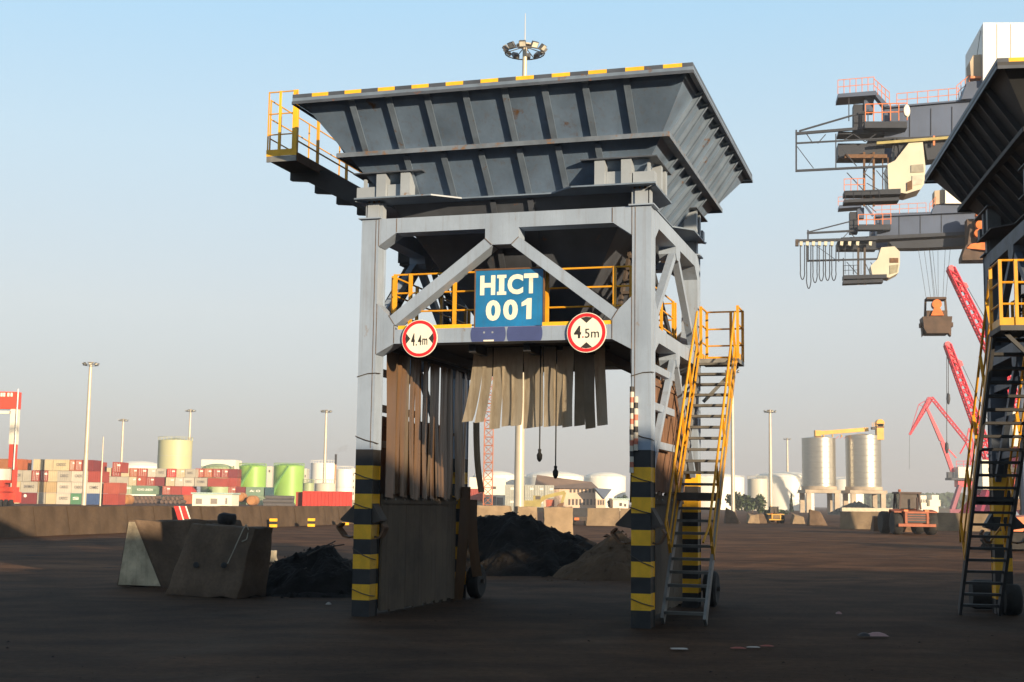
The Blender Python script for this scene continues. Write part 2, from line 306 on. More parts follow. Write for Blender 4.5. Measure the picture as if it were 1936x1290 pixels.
def hopper(loc, rz, label):
    root = empty('loading_hopper', loc, rz, label, 'hopper', 'tall loading hoppers on four legs')
    # legs with painted hazard bands
    for (u0, v0) in ((0, 0), (E_ - A_, 0), (0, D_ - B_), (E_ - A_, D_ - B_)):
        mb = MB()
        for i in range(len(BANDS) - 1):
            mi = 0 if i == len(BANDS) - 2 else (2 if i % 2 == 1 and i > 0 else 1)
            z0, z1 = BANDS[i], BANDS[i + 1]
            mb.box(u0, u0 + A_, v0, v0 + .022, z0, z1, mi); mb.box(u0, u0 + A_, v0 + B_ - .022, v0 + B_, z0, z1, mi)
            mb.box(u0 + .014, u0 + A_ - .014, v0 + .022, v0 + B_ - .022, z0, z1, mi)
        lg = mb.build('leg', [LEG, BLACK, YEL], root)
        MB().box(u0 - .05, u0 + A_ + .05, v0 - .05, v0 + B_ + .05, ZT + .001, ZT + .024).build('cap_plate', LEG, lg)
        if v0 > 1:
            for s in (-1, 1):
                wx = u0 + A_ / 2 + s * .33; wl = empty  # wheel pair on a short axle
                wb = MB(); wb.lathe([(.16, -.11), (.29, -.12), (.335, -.08), (.34, 0), (.335, .08), (.29, .12), (.16, .11)], 20, (wx, v0 + B_ + .12, .335), axis='x')
                wh = wb.build('wheel', TYRE, root, True)
                MB().lathe([(.15, -.10), (.16, .10)], 14, (wx, v0 + B_ + .12, .335), axis='x').build('rim', SOOT, wh, True)
            MB().tube((u0 + A_ / 2 - .5, v0 + B_ + .12, .335), (u0 + A_ / 2 + .5, v0 + B_ + .12, .335), .05).build('axle', SOOT, root)
        else:  # flared skirt and hoop guarding the front legs
            c = u0 + A_ / 2
            for s in (-1, 1):
                e = c + s * A_ / 2
                sg = MB().pxz([(e, 1.86), (e + s * (.26 if s < 0 else .15), 1.60), (e + s * (.26 if s < 0 else .15), 1.57), (e, 1.53)], v0 + .03, v0 + B_ - .03).build('skirt_guard', SOOT, root)
                hp = MB()
                gk = s * (1 if s < 0 else .6); P = [(e, 1.52), (e + gk * .27, 1.52), (e + gk * .34, 1.46), (e + gk * .22, 1.31), (e + gk * .12, 1.29), (e, 1.31)]
                for a, b in zip(P[1:], P[2:]): hp.bar((a[0], v0 + .16, a[1]), (b[0], v0 + .16, b[1]), .2 if b[0] != P[-1][0] else .03, .03)
                hp.build('hoop', RUST, sg)
    # front and rear frames: beams, gussets, braces
    def mu(p, r): return [(E_ - a, b) for a, b in p] if r else p
    for v0, front in ((0, True), (D_ - B_, False)):
        y0, y1 = v0 + .004, v0 + B_ - .004
        MB().box(A_ + .002, E_ - A_ - .002, y0, y1, ZTB, ZT - .003).build('top_beam', LEG, root)
        MB().box(A_ + .002, E_ - A_ - .002, y0, y1, ZMB, ZMT).build('middle_beam', LEG, root)
        for r in (False, True):
            g = mu([(A_ + .001, ZT - .006), (.635, ZT - .006), (.635, 6.43), (A_ + .001, 6.21)], r)
            MB().pxz(g, v0 + .001, v0 + B_ - .001).build('gusset', LEG, root)
            g = mu([(A_ + .001, 5.22), (.53, 5.01), (.63, 4.86), (.63, 4.53), (A_ + .001, 4.36)], r)
            MB().pxz(g, v0 + .001, v0 + B_ - .001).build('gusset', LEG, root)
            MB().pxz(mu([(2.215, 6.262), (2.345, 6.135), (.65, 4.845), (.525, 4.985)], r), v0 + .008, v0 + B_ - .02).build('brace', LEG, root)
        if front:
            for (p_, q_) in (((A_ + .004, 4.36), (A_ + .004, 5.22)), ((A_ + .004, 6.21), (A_ + .004, ZT - .01)), ((.634, 4.54), (.634, 4.85)), ((.637, 6.44), (.637, ZT - .01)), ((.53, 5.015), (.632, 4.862)), ((2.216, 6.265), (2.336, 6.152)), ((A_ * .84, 2.78), (A_ * .84, ZT - .02))):
                for r in (False, True):
                    (xa, xb) = [(E_ - k if r else k) for k in (p_[0], q_[0])]
                    MB().bar((xa, -.001, p_[1]), (xb, -.001, q_[1]), .011, .006, up=(0, 1, 0)).build('weld_seam', SEAMB, root)
        MB().pxz([(2.22, ZT - .006), (2.80, ZT - .006), (2.80, 6.26), (2.68, 6.15), (2.34, 6.15), (2.22, 6.26)], v0 + .001, v0 + B_ - .001).build('gusset', LEG, root)
    # side frames
    for u0 in (0, E_ - A_):
        x0, x1 = u0 + .004, u0 + A_ - .004
        y0, y1 = B_ + .002, D_ - B_ - .002
        MB().box(x0, x1, y0, y1, ZTB, ZT - .003).build('top_beam', LEG, root)
        MB().box(x0, x1, y0, y1, ZMB, ZMT).build('middle_beam', LEG, root)
        vm = D_ / 2
        for s in (-1, 1):
            e = B_ if s < 0 else D_ - B_
            k = -s
            MB().pyz([(e, ZT - .006), (e + k * .32, ZT - .006), (e + k * .32, 6.43), (e, 6.21)], u0 + .001, u0 + A_ - .001).build('gusset', LEG, root)
            MB().pyz([(e, 5.2), (e + k * .22, 5.0), (e + k * .32, 4.86), (e + k * .32, 4.53), (e, 4.36)], u0 + .001, u0 + A_ - .001).build('gusset', LEG, root)
            xs = (u0 + A_ - .14, u0 + A_ - .02) if u0 > 1 else (u0 + .02, u0 + .14)
            cx = sum(xs) / 2
            MB().bar((cx, vm + s * .12, 6.30), (cx, e + k * .22, 4.95), .12, .13).build('brace', LEG, root)
            MB().bar((cx, vm + s * .10, 4.42), (cx, e + k * .05, 2.45), .10, .12 if s < 0 else .09).build('brace', LEG, root)
            MB().pyz([(vm + s * .005, ZTB + .05), (vm + s * .22, ZTB + .05), (vm + s * .22, 6.30), (vm + s * .1, 6.2), (vm + s * .005, 6.2)], u0 + .001, u0 + A_ - .001).build('gusset', LEG, root)
            MB().pyz([(vm + s * .005, ZMB + .03), (vm + s * .18, ZMB + .03), (vm + s * .18, 4.42), (vm + s * .08, 4.3), (vm + s * .005, 4.3)], u0 + .001, u0 + A_ - .001).build('gusset', LEG, root)
    # deck under the bin, with the outlet opening and its chute
    dk = MB(); zd0, zd1 = 4.56, 4.62
    for x0, x1, y0, y1 in ((A_, E_ - A_, B_, 1.55), (A_, E_ - A_, 3.4, D_ - B_), (A_, 1.6, 1.55, 3.4), (3.42, E_ - A_, 1.55, 3.4)): dk.box(x0 + .002, x1 - .002, y0 + .002, y1 - .002, zd0, zd1)
    dk.build('deck', DARK, root)
    ch = MB()
    for x0, x1, y0, y1 in ((1.6, 1.64, 1.55, 3.4), (3.38, 3.42, 1.55, 3.4), (1.64, 3.38, 1.55, 1.59), (1.64, 3.38, 3.36, 3.4)): ch.box(x0 + .003, x1 - .003, y0 + .003, y1 - .003, 4.35, 5.1)
    ch.box(1.65, 3.37, 1.6, 3.35, 4.50, 4.53); ch.build('outlet_chute', DARK, root)
    for k in range(4): MB().box(.9 + k * .95, 1.02 + k * .95, B_ + .003, D_ - B_ - .003, 4.40, 4.555).build('deck_joist', DARK, root)
    # bin: four sloping faces in tiers
    T = [(RZ, -.713, 5.80, -1.09, 6.08), (MZ, -.165, 5.25, -.323, 5.27), (LZ, .36, 4.66, .40, 4.56), (5.05, 1.62, 3.40, 1.6, 3.35)]
    faces = [[], [], [], []]
    def cn(t): z, a, b, c, d = t; return [(a, c, z), (b, c, z), (b, d, z), (a, d, z)]
    for t0, t1 in zip(T, T[1:]):
        c0, c1 = cn(t0), cn(t1)
        for k in range(4): faces[k].append((c0[k], c0[(k + 1) % 4], c1[(k + 1) % 4], c1[k]))
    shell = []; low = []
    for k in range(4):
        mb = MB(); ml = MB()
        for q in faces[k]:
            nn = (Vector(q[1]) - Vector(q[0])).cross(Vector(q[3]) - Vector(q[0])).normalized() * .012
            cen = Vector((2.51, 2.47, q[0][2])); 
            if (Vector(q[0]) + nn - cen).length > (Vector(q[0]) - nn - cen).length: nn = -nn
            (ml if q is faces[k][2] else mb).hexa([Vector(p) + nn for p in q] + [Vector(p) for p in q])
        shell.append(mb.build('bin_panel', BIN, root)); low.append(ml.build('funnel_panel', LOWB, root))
    # ribs on each face, tier by tier
    def face_pt(k, tier, s, f):
        q = faces[k][tier]; a = Vector(q[0]).lerp(Vector(q[3]), f); b = Vector(q[1]).lerp(Vector(q[2]), f)
        return a, b
    def rib(k, tier, coord, f0, f1, wd, dp, mat):
        ax = 0 if k in (0, 2) else 1; q = faces[k][tier]; pts = []
        for f in (f0, f1):
            a, b = face_pt(k, tier, 0, f); t = (coord - a[ax]) / (b[ax] - a[ax])
            if not 0.015 < t < .985: return
            pts.append(a.lerp(b, t))
        n = (Vector(q[1]) - Vector(q[0])).cross(Vector(q[3]) - Vector(q[0])).normalized()
        out = Vector(((0, -1), (1, 0), (0, 1), (-1, 0))[k] + (0,))
        if n.dot(out) < 0: n = -n
        al = (pts[1] - pts[0]).normalized()
        mb = MB(); mb.bar(pts[0] + n * dp / 2, pts[1] + n * dp / 2, wd * .35, dp, up=n)
        mb.bar(pts[0] + n * (dp + .006), pts[1] + n * (dp + .006), wd, .012, up=n)
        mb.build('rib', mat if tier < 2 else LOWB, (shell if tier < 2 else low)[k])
    xs = [.21 + .66 * i for i in range(-1, 9)]
    for k in (0, 2):
        for x in xs: rib(k, 0, x, .05, .97, .105, .042, RIB)
        for x in [.9 + .66 * i for i in range(6)]: rib(k, 1, x, .06, .97, .105, .042, RIB); rib(k, 2, x, .02, .97, .10, .04, RIB)
    for k in (1, 3):
        for y in [-.62 + .625 * i for i in range(11)]: rib(k, 0, y, .03, .98, .05, .085, RIB)
        for y in [.28 + .625 * i for i in range(8)]: rib(k, 1, y, .05, .98, .05, .085, RIB); rib(k, 2, y, .02, .97, .06, .06, RIB)
    # rim: wide flange with an upstand, hazard painted at front and back
    z, a, b, c, d = T[0]
    def rimside(k):
        mb = MB(); fl = .09; hz = .062
        if k in (0, 2):
            y = c if k == 0 else d; s = -1 if k == 0 else 1
            yy = sorted((y, y + s * fl)); mb.box(a - fl, b + fl, yy[0], yy[1], z - .055, z)
            xx = [a - fl] + [-.45 + .588 * 1.0 * i * .5 for i in range(22)] + [b + fl]
            yy = sorted((y + s * (fl - .02), y + s * fl))
            for i in range(len(xx) - 1): mb.box(xx[i], xx[i + 1], yy[0], yy[1], z + .002, z + hz, 1 if (i % 2 == 1) else 2)
            mb.box(a - fl, b + fl, *sorted((y + s * (fl + .001), y + s * (fl + .012))), z - .105, z - .056, 3)
        else:
            x = a if k == 3 else b; s = -1 if k == 3 else 1
            mb.box(*sorted((x, x + s * fl)), c - fl + .001, d + fl - .001, z - .054, z - .001); mb.box(*sorted((x + s * (fl - .02), x + s * fl)), c - fl + .021, d + fl - .021, z + .002, z + hz, 2)
            mb.box(*sorted((x + s * (fl + .001), x + s * (fl + .012))), c - fl, d + fl, z - .105, z - .056, 3)
        mb.build('rim', [RIB, YEL, RIMD, RIMD], root)
    for k in range(4): rimside(k)
    # stiffening ring at the knuckle and support flange
    z, a, b, c, d = T[1]; r = .13
    for k in range(4):
        mb = MB()
        if k == 0: mb.box(a - r, b + r, c - r, c + .02, z - .03, z); mb.box(a - r, b + r, c - r - .014, c - r, z - .075, z + .002)
        if k == 2: mb.box(a - r, b + r, d - .02, d + r, z - .03, z); mb.box(a - r, b + r, d + r, d + r + .014, z - .075, z + .002)
        if k == 1: mb.box(b - .02, b + r - .001, c - r + .001, d + r - .001, z - .031, z - .001); mb.box(b + r, b + r + .014, c - r, d + r, z - .075, z + .001)
        if k == 3: mb.box(a - r + .001, a + .02, c - r + .001, d + r - .001, z - .031, z - .001); mb.box(a - r - .014, a - r, c - r, d + r, z - .075, z + .001)
        mb.build('stiffening_ring', LEDGE, root)
    # support flange: deep at the corners, narrow in the middle
    def flange(P, T_=.025):
        MB().prism([(x, y, LZ - T_) for x, y in P], (0, 0, T_)).build('support_flange', RIB, root)
    F = [(-.10, -.15), (1.30, -.15), (1.72, .22), (3.30, .22), (3.72, -.15), (5.12, -.15), (4.70, .46), (.32, .46)]
    flange(F); flange([(x, D_ - y) for x, y in F])
    G = [(-.095, -.10), (-.095, 1.3), (.24, 1.7), (.24, 3.245), (-.095, 3.645), (-.095, 5.045), (.34, 4.5), (.34, .45)]
    for mir in (0, 1):
        MB().prism([((E_ - x) if mir else x, y, LZ - .052) for x, y in G], (0, 0, .025)).build('support_flange', RIB, root)
    # corner brackets: shelf, two upright plates, corner box and stub on the leg
    for mx in (0, 1):
        for my in (0, 1):
            X = lambda x: E_ - x if mx else x
            Y = lambda y: D_ - y if my else y
            def bx(x0, x1, y0, y1, z0, z1, mat, name, par=root):
                x0, x1 = sorted((X(x0), X(x1))); y0, y1 = sorted((Y(y0), Y(y1)))
                return MB().box(x0, x1, y0, y1, z0, z1).build(name, mat, par)
            sh = bx(-.12, 1.14, -.17, .30, 7.44, 7.462, RIMD, 'bracket_shelf')
            for u in (.30, .74): bx(u, u + .17, -.13, .12, LZ, 7.439, PALE, 'bracket_plate', sh)
            bx(-.07, .28, -.10, .12, LZ, 7.22, PALE, 'bracket_plate', sh); bx(.475, .735, -.04, .02, LZ, 7.26, PALE, 'bracket_plate', sh)
            bx(-.12, .30, .305, 1.16, 7.44, 7.46, RIMD, 'bracket_shelf', sh)
            for v in (.42, .82): bx(-.08, .16, v, v + .14, LZ, 7.439, PALE, 'bracket_plate', sh)
            st = bx(.07, .28, .06, .29, ZT + .025, LZ - .053, PALE, 'stub_column')
            bx(.02, .062, -.02, .055, LZ, 7.38, PALE, 'stiffener', st)
            bx(.03, .05, .08, .26, ZT + .025, LZ - .053, PALE, 'stiffener', st); bx(.285, .34, .09, .25, ZT + .025, LZ - .053, PALE, 'stiffener', st)
            for i in range(3): bx(.09 + .09 * i, .12 + .09 * i, .032, .058, LZ - .06, LZ + .03, RUST, 'bolt', st)
    # walkway along the front at mid height
    railing(root, [(.52, .30, ZMT), (.80, .30, ZMT), (1.60, .30, ZMT), (2.03, .30, ZMT), (3.22, .30, ZMT), (4.36, .30, ZMT), (4.66, .30, ZMT)], .98, (.34, .66, .98), RAIL, .055, .016)
    railing(root, [(.42, .45, ZMT), (.42, 1.6, ZMT), (.42, 2.9, ZMT), (.42, 4.3, ZMT)], .98, (.34, .66, .98), RAIL, .05, .016)
    railing(root, [(E_ - .42, .45, ZMT), (E_ - .42, 1.4, ZMT), (E_ - .42, 3.1, ZMT), (E_ - .42, 4.3, ZMT)], .98, (.34, .66, .98), RAIL, .05, .016)
    railing(root, [(.42, D_ - .42, ZMT), (1.8, D_ - .42, ZMT), (3.2, D_ - .42, ZMT), (E_ - .42, D_ - .42, ZMT)], .98, (.34, .66, .98), RAIL, .05, .016)
    for x0, x1 in ((.70, 2.0), (3.22, 4.38)): MB().box(x0, x1, .012, .03, ZMT + .001, ZMT + .062).build('toe_board', YEL, root)
    # big staircase on the right hand side
    S0, S1, sd = Vector((5.06, .80, .06)), Vector((5.06, 4.55, 4.64)), Vector((.68, 0, 0))
    stc = stair(root, S0, S1, sd, 22, .045, GALV, TREAD, string=.17, tread_d=.2)
    dS = S1 - S0
    MB().box(5.07, 5.73, 2.05, 2.42, 1.98, 2.12).build('landing_plate', SOOT, stc)
    for s, x in ((0, 5.045), (1, 5.755)):
        hr = MB(); up = Vector((0, -.42, .62)) * (.95 if s else 1.0)
        a = Vector((x, 0, 0)) + Vector((0, S0.y, S0.z)) + Vector((0, dS.y, dS.z)) * .20; b = Vector((x, S1.y, S1.z))
        hr.tube(a + up, b + up + Vector((0, .25, .3)), .022); hr.tube(a + up * .45, b + up * .45, .016)
        hr.tube(a + up, a + up + Vector((.12 if not s else -.05, -.30, -.25)), .02)
        h = hr.build('handrail', RAIL, stc, True)
        for f in (.22, .42, .62, .82, 1.0):
            p = Vector((x, S0.y, S0.z)) + Vector((0, dS.y, dS.z)) * f
            MB().bar(p + Vector((0, 0, -.05)), p + up * 1.0, .05, .03).build('handrail_post', RAIL, h)
        if s: MB().bar(S0 + sd + dS * .22 + Vector((.02, 0, .04)), S1 + sd + Vector((.02, 0, .06)), .03, .10).build('stringer_edge', RAIL, stc)
        else: MB().bar(S0 + dS * .22 + Vector((.0, 0, .13)), S1 + Vector((0, 0, .13)), .03, .05).build('stringer_edge', RAIL, stc)
    pl = MB(); pl.box(5.05, 5.80, 4.57, 5.40, 4.60, 4.68); pl.build('stair_platform', GALV, root)
    MB().bar((5.03, 5.2, 3.9), (5.7, 5.2, 4.59), .06, .06).build('platform_bracket', GALV, root)
    railing(root, [(5.08, 4.62, 4.68), (5.08, 5.36, 4.68), (5.55, 5.36, 4.68), (5.78, 5.36, 4.68), (5.78, 4.62, 4.68)], 1.0, (.33, .66, 1.0), RAIL, .05, .018, toe=.12)
    # horizontal rails carrying sheets on the right and left sides
    for u in (E_ - .16, .06):
        for z in (4.12, 3.50, 2.88): MB().box(u, u + .10, B_ + .003, 2.45, z - .06, z + .06).build('side_rail', LEG, root)
    # access stairs inside, and the landing beside the bin at the left rear
    MB().box(-.78, .10, 3.7, 4.7, 6.55, 6.61).build('landing', DARK, root)
    MB().pxz([(-.80, 6.60), (.12, 6.60), (.12, 6.78), (-.55, 7.16), (-.80, 7.22)], 3.66, 3.70).build('landing_plate', DARK, root)
    stair(root, (-1.52, 3.9, 5.1), (-.66, 3.9, 6.56), (0, .5, 0), 8, .04, SOOT, SOOT, string=.13, tread_d=.16)
    stair(root, (.42, 3.9, ZMB + .1), (-.16, 3.9, 6.56), (0, .5, 0), 9, .04, DARK, DARK, string=.11, tread_d=.14)
    MB().bar((-1.5, 4.2, 5.1), (0, 4.7, 4.80), .06, .06).build('landing_bracket', SOOT, root)
    stair(root, (4.62, .95, 4.66), (4.72, 1.75, 6.25), Vector((-.42, 0, 0)), 7, .05, SOOT, SOOT, string=.10, tread_d=.15)
    stair(root, (4.66, 4.25, 4.66), (4.40, 3.3, 6.2), Vector((-.36, 0, 0)), 7, .05, DARK, DARK, string=.10, tread_d=.15)
    # cantilevered walkway on the left
    zw = 7.98
    MB().box(-1.95, -1.37, .2, 4.9, zw - .09, zw - .03).build('walkway_deck', SOOT, root)
    MB().box(-1.95, -1.37, .17, .198, zw - .13, zw - .03).build('walkway_end_plate', GALV, root)
    MB().box(-1.955, -1.365, .165, .168, zw - .029, zw + .09).build('toe_board', YEL, root)
    MB().box(-1.368, -1.345, .2, 4.9, zw - .14, zw + .02).build('walkway_side_plate', RUST, root)
    for y in (1.1, 2.15, 3.15, 4.17): MB().pxz([(-1.94, zw - .092), (-1.94, zw - .24), (-1.62, zw - .27), (-.1, 6.95), (-.1, 7.3), (-1.2, zw - .092)], y, y + .11).build('walkway_bracket', DARK, root)
    MB().prism([(-1.50, 1.3, zw - .20), (-1.50, 4.85, zw - .20), (-.12, 4.85, 7.12), (-.12, 1.3, 7.12)], (0, 0, .03)).build('walkway_plate', SOOT, root)
    railing(root, [(-1.92, .22, zw - .05), (-1.92, .62, zw - .05), (-1.92, 1.8, zw - .05), (-1.92, 3.2, zw - .05), (-1.92, 4.8, zw - .05)], 1.06, (.36, .72, 1.06), RAIL, .022, .012)
    railing(root, [(-1.95, .2, zw - .05), (-1.42, .2, zw - .05)], 1.2, (.42, .80, 1.2), RAIL, .02, .012)
    for x, w_ in ((-1.72, .04), (-1.42, .09)): MB().box(x - w_ / 2, x + w_ / 2, .172, .197, zw - .12, zw + 1.16).build('end_post', YEL, root)
    railing(root, [(-1.40, .23, zw - .05), (-1.40, 1.1, zw - .05), (-1.40, 2.4, zw - .05), (-1.40, 3.8, zw - .05), (-1.40, 4.85, zw - .05)], 1.0, (.30, 1.0), RAIL, .045, .015)
    # wires slung round the front legs
    for u0, dz in ((0, 0), (E_ - A_, .05)):
        x0, x1 = u0 - .01, u0 + A_ + .01
        for zz, sg in ((3.98 - dz, .06), (2.98 + dz, -.1), (2.36, -.10), (1.86, -.09), (1.12, -.16), (.45, -.10)):
            MB().path([(x0, .16, zz), (x0, -.012, zz), (u0 + A_ * .6, -.012, zz + sg * (.9 if sg > 0 else .7)), (x1, -.012, zz + sg), (x1, .2, zz + sg * 1.2)], .008, 5).build('wire', WIRE, root)
    return root

O1 = Vector((-2.595, 22.819, 0)); TH = .297
UX, VX = Vector((cos(TH), -sin(TH), 0)), Vector((sin(TH), cos(TH), 0))
def L2W(u, v, z): return O1 + UX * u + VX * v + Vector((0, 0, z))
h1 = hopper(O1, -TH, 'tall blue grey steel loading hopper with hazard striped legs and a blue name board')
h2 = copy_tree(h1)
# the second hopper has its shade put into darker paints, set on the copies' slots
SHADED = {LEG: M('shade dark blue steel paint', (.085, .105, .14), .6, var=.3, scale=2, dirt=.4, dirtcol=(.03, .028, .027)), PALE: M('shade dark pale paint', (.12, .13, .14), .6, var=.3, scale=2, dirt=.4),
         BIN: M('shade dark slate paint', (.030, .033, .038), .65, var=.3, scale=2), RIB: M('shade dark rib paint', (.034, .036, .040), .65, var=.3, scale=3), LEDGE: M('shade dark ledge', (.04, .04, .042), .7, var=.3, scale=3),
         GALV: M('shade dark galvanised steel', (.05, .05, .052), .65, var=.3, scale=3), TREAD: M('shade dark tread', (.025, .024, .024), .75, var=.3, scale=3), SOOT: DARK}
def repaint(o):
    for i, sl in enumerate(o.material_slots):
        if sl.material in SHADED: m = SHADED[sl.material]; sl.link = 'OBJECT'; sl.material = m
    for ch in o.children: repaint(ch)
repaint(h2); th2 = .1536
h2['label'] = 'dark loading hopper cut off by the frame, its stairs in shadow'
C2 = gz(1895, 121, RZ); u2 = Vector((-cos(th2), sin(th2), 0)); v2 = Vector((-sin(th2), -cos(th2), 0))
h2.location = Vector((C2.x, C2.y, 0)) - u2 * 5.80 - v2 * 6.08; h2.rotation_euler = (0, 0, pi - th2)

bpy.context.view_layer.update()
for wx, wy, wid in ((1862, 1152, .50), (1914, 1163, .28)):
    q = gz(wx, wy); lq = Matrix.Rotation(-(pi - th2), 4, 'Z') @ (V3 := Vector((q.x - h2.location.x, q.y - h2.location.y, 0))); rad = .28
    wb = MB().lathe([(.14, -wid / 2), (rad * .9, -wid / 2), (rad, -wid * .36), (rad, wid * .36), (rad * .9, wid / 2), (.14, wid / 2)], 20, (lq.x, lq.y, rad), axis='x').build('wheel', TYRE, h2, True)
    MB().lathe([(.13, -wid * .42), (.13, wid * .42)], 12, (lq.x, lq.y, rad), axis='x').build('rim', DARK, wb, True)
# signs on the hopper
def sign_root(name, u, v, z, label): return empty(name, L2W(u, v, z), -TH, label, 'sign')
sb = sign_root('name_board', 2.03, .13, 4.79, 'square blue board lettered HICT 001 on the hopper front')
BW, BH = 1.165, .95
MB().box(0, BW, 0, .03, 0, BH).build('panel', SIGNBLUE, sb)
MB().box(-.02, BW + .02, -.01, .04, BH + .001, BH + .028).build('frame', RUST, sb); MB().box(-.02, BW + .02, -.015, .04, -.035, -.002).build('frame', SIGNRED, sb)
MB().box(-.022, -.001, -.008, .04, 0, BH).build('frame', RUST, sb); MB().box(BW + .001, BW + .022, -.008, .04, 0, BH).build('frame', RUST, sb)
def sx(x): return (x - 75) / 690 * BW
def sz(x, y): return BH - (y - (165 - (x - 75) * .036)) / 568 * BH
for chx, x0, x1, y0, y1 in (('H', 120, 277, 210, 408), ('C', 403, 563, 197, 398), ('T', 570, 715, 188, 388), ('0', 183, 335, 458, 665), ('0', 362, 512, 450, 655)):
    glyph(chx, sx(x1) - sx(x0), sz(x0, y0) - sz(x0, y1), CREAM, sb, (sx(x0), -.003, sz((x0 + x1) / 2, y1)), .045, 'letter')
x1_ = lambda x: sx(x); Z1 = lambda y: sz(600, y)
MB().add([(sx(x), -.003, Z1(y)) for x, y in ((598, 645), (650, 643), (652, 436), (612, 437), (549, 478), (549, 517), (600, 500))], [(0, 1, 2, 3, 6), (3, 4, 5, 6)]).build('letter', CREAM, sb)
ib = MB(); xa, xb = sx(295), sx(390); za, zb = sz(342, 405), sz(342, 204); tt = .055
ib.box(xa, xb, -.004, -.001, za, za + tt); ib.box(xa, xb, -.004, -.001, zb - tt, zb); ib.box((xa + xb) / 2 - .045, (xa + xb) / 2 + .045, -.004, -.001, za + tt, zb - tt); ib.build('letter', CREAM, sb)
def round_sign(u, z, r, label, horizontal):
    s = sign_root('clearance_sign', u, -.035, z, label)
    MB().lathe([(0, 0), (r, 0), (r, .02), (0, .02)], 40, axis='y').build('plate', WHITE, s, True)
    def disc(r0, r1, y, mat, name):
        mb = MB(); n = 40; vs = [(q * cos(2 * pi * i / n), y, q * sin(2 * pi * i / n)) for q in (r0, r1) for i in range(n)]
        mb.add(vs, [(i, (i + 1) % n, n + (i + 1) % n, n + i) for i in range(n)]); mb.build(name, mat, s)
    disc(r * .80, r * .965, -.003, SIGNRED, 'red_ring')
    for k in (-1, 1):
        a, b = r * .40, r * .62; c = r * .34
        if horizontal: P = [(k * r * .52, 0), (k * r * .75, r * .27), (k * r * .80, 0), (k * r * .75, -r * .27)]
        else: P = [(0, k * r * .48), (r * .30, k * r * .74), (0, k * r * .79), (-r * .30, k * r * .74)]
        MB().add([(x, -.003, z_) for x, z_ in P], [(0, 1, 2, 3)]).build('arrow_mark', SIGNBLK, s)
    return s
s45 = round_sign(3.975, 4.64, .325, 'round red ringed 4.5m height limit sign on the hopper beam', False); r = .325
glyph('4', r * .36, r * .62, SIGNBLK, s45, (-r * .63, -.0035, -r * .28), .03, 'letter'); glyph('.', r * .08, r * .08, SIGNRED, s45, (-r * .22, -.0035, -r * .26), .02, 'letter')
glyph('5', r * .24, r * .46, SIGNBLK, s45, (-r * .08, -.0035, -r * .27), .004, 'letter'); glyph('m', r * .40, r * .30, SIGNBLK, s45, (r * .24, -.0035, -r * .26), .004, 'letter')
s44 = round_sign(1.11, 4.605, .315, 'round red ringed 4.4m width limit sign near the left leg', True); r = .315
glyph('4', r * .20, r * .66, SIGNBLK, s44, (-r * .46, -.0035, -r * .38), .03, 'letter'); glyph(',', r * .06, r * .12, SIGNBLK, s44, (-r * .20, -.0035, -r * .40), .02, 'letter')
glyph('4', r * .20, r * .55, SIGNBLK, s44, (-r * .08, -.0035, -r * .36), .012, 'letter'); glyph('m', r * .28, r * .34, SIGNBLK, s44, (r * .17, -.0035, -r * .34), .012, 'letter')
for s, xo in ((s44, 0), (s45, 0)):
    MB().box(-.02, .02, .021, .034, -.12, .12).build('bracket', GALV, s)
def paint_disc(u, r, zt_=.0):
    pts = []
    for i in range(64):
        a = 2 * pi * i / 64; x, z_ = r * cos(a), max(ZMB - 4.655 + .002, min(ZMT - 4.655 - .002, r * sin(a))); pts.append((u + x, z_ + 4.655))
    out = []
    for p in pts:
        if not out or abs(p[0] - out[-1][0]) + abs(p[1] - out[-1][1]) > 1e-5: out.append(p)
    return MB().add([(x, .0015, z_) for x, z_ in out], [tuple(range(len(out)))]).build('painted_disc', DISC, h1)
paint_disc(2.30, .305); paint_disc(2.925, .305)
MB().box(2.22, 2.40, -.001, .0005, ZMB + .004, ZMB + .03).build('paint_mark', CREAM, h1)
for x in (2.215, 2.36): MB().box(x, x + .03, -.001, .0005, 4.67, 4.70).build('paint_mark', PALE, h1)

# ------------------------------------------------------------------ plastic strip curtains
def strip_mesh(w_, ln, bow, lean, sway, seg=10, tw=.06):
    mb = MB(); vs = []; ph = random.uniform(0, 6.28); tw0 = random.uniform(-tw, tw)
    for j in range(seg + 1):
        f = j / seg
        for i in range(3):
            g = i / 2 - .5; tw_ = tw0 * sin(2.2 * f + ph); vs.append((g * w_ * (1 - .06 * f) + lean * f * f + .004 * sin(6 * f + ph), sway * f * f + bow * (1 - 4 * g * g) * (.4 + .8 * abs(sin(3 * f + ph))) + g * w_ * tw_ + .012 * sin(5 * f + ph), -ln * f + (.012 * (i - 1) if j == seg else 0)))
    for j in range(seg):
        for i in range(2): a = j * 3 + i; mb.f.append((a, a + 1, a + 4, a + 3)); mb.mi.append(0)
    mb.v = vs; return mb
rc = empty('strip_curtain', L2W(1.70, 1.0, 4.55), -TH, 'short curtain of brown clear plastic strips hanging across the opening under the name board', 'curtain')
for i in range(13):
    x = .12 + i * .178 + random.uniform(-.015, .015); ln = 1.37 + random.uniform(-.03, .03) - (.08 if i < 2 else 0)
    lean = -.20 if i == 0 else -.13 if i == 1 else -.07 if i == 2 else random.uniform(-.02, .03) + (.05 if i == 12 else 0)
    o = strip_mesh(.20 + random.uniform(-.02, .015), ln, random.uniform(.012, .03), lean, random.uniform(-.04, .04)).build('strip', STRIPM if i in (10, 11) else STRIP, rc, True)
    o.location = (x, random.uniform(-.03, .03), 0)
MB().box(-.05, 2.40, .04, .09, -.06, .0).build('hanging_rail', DARK, rc)
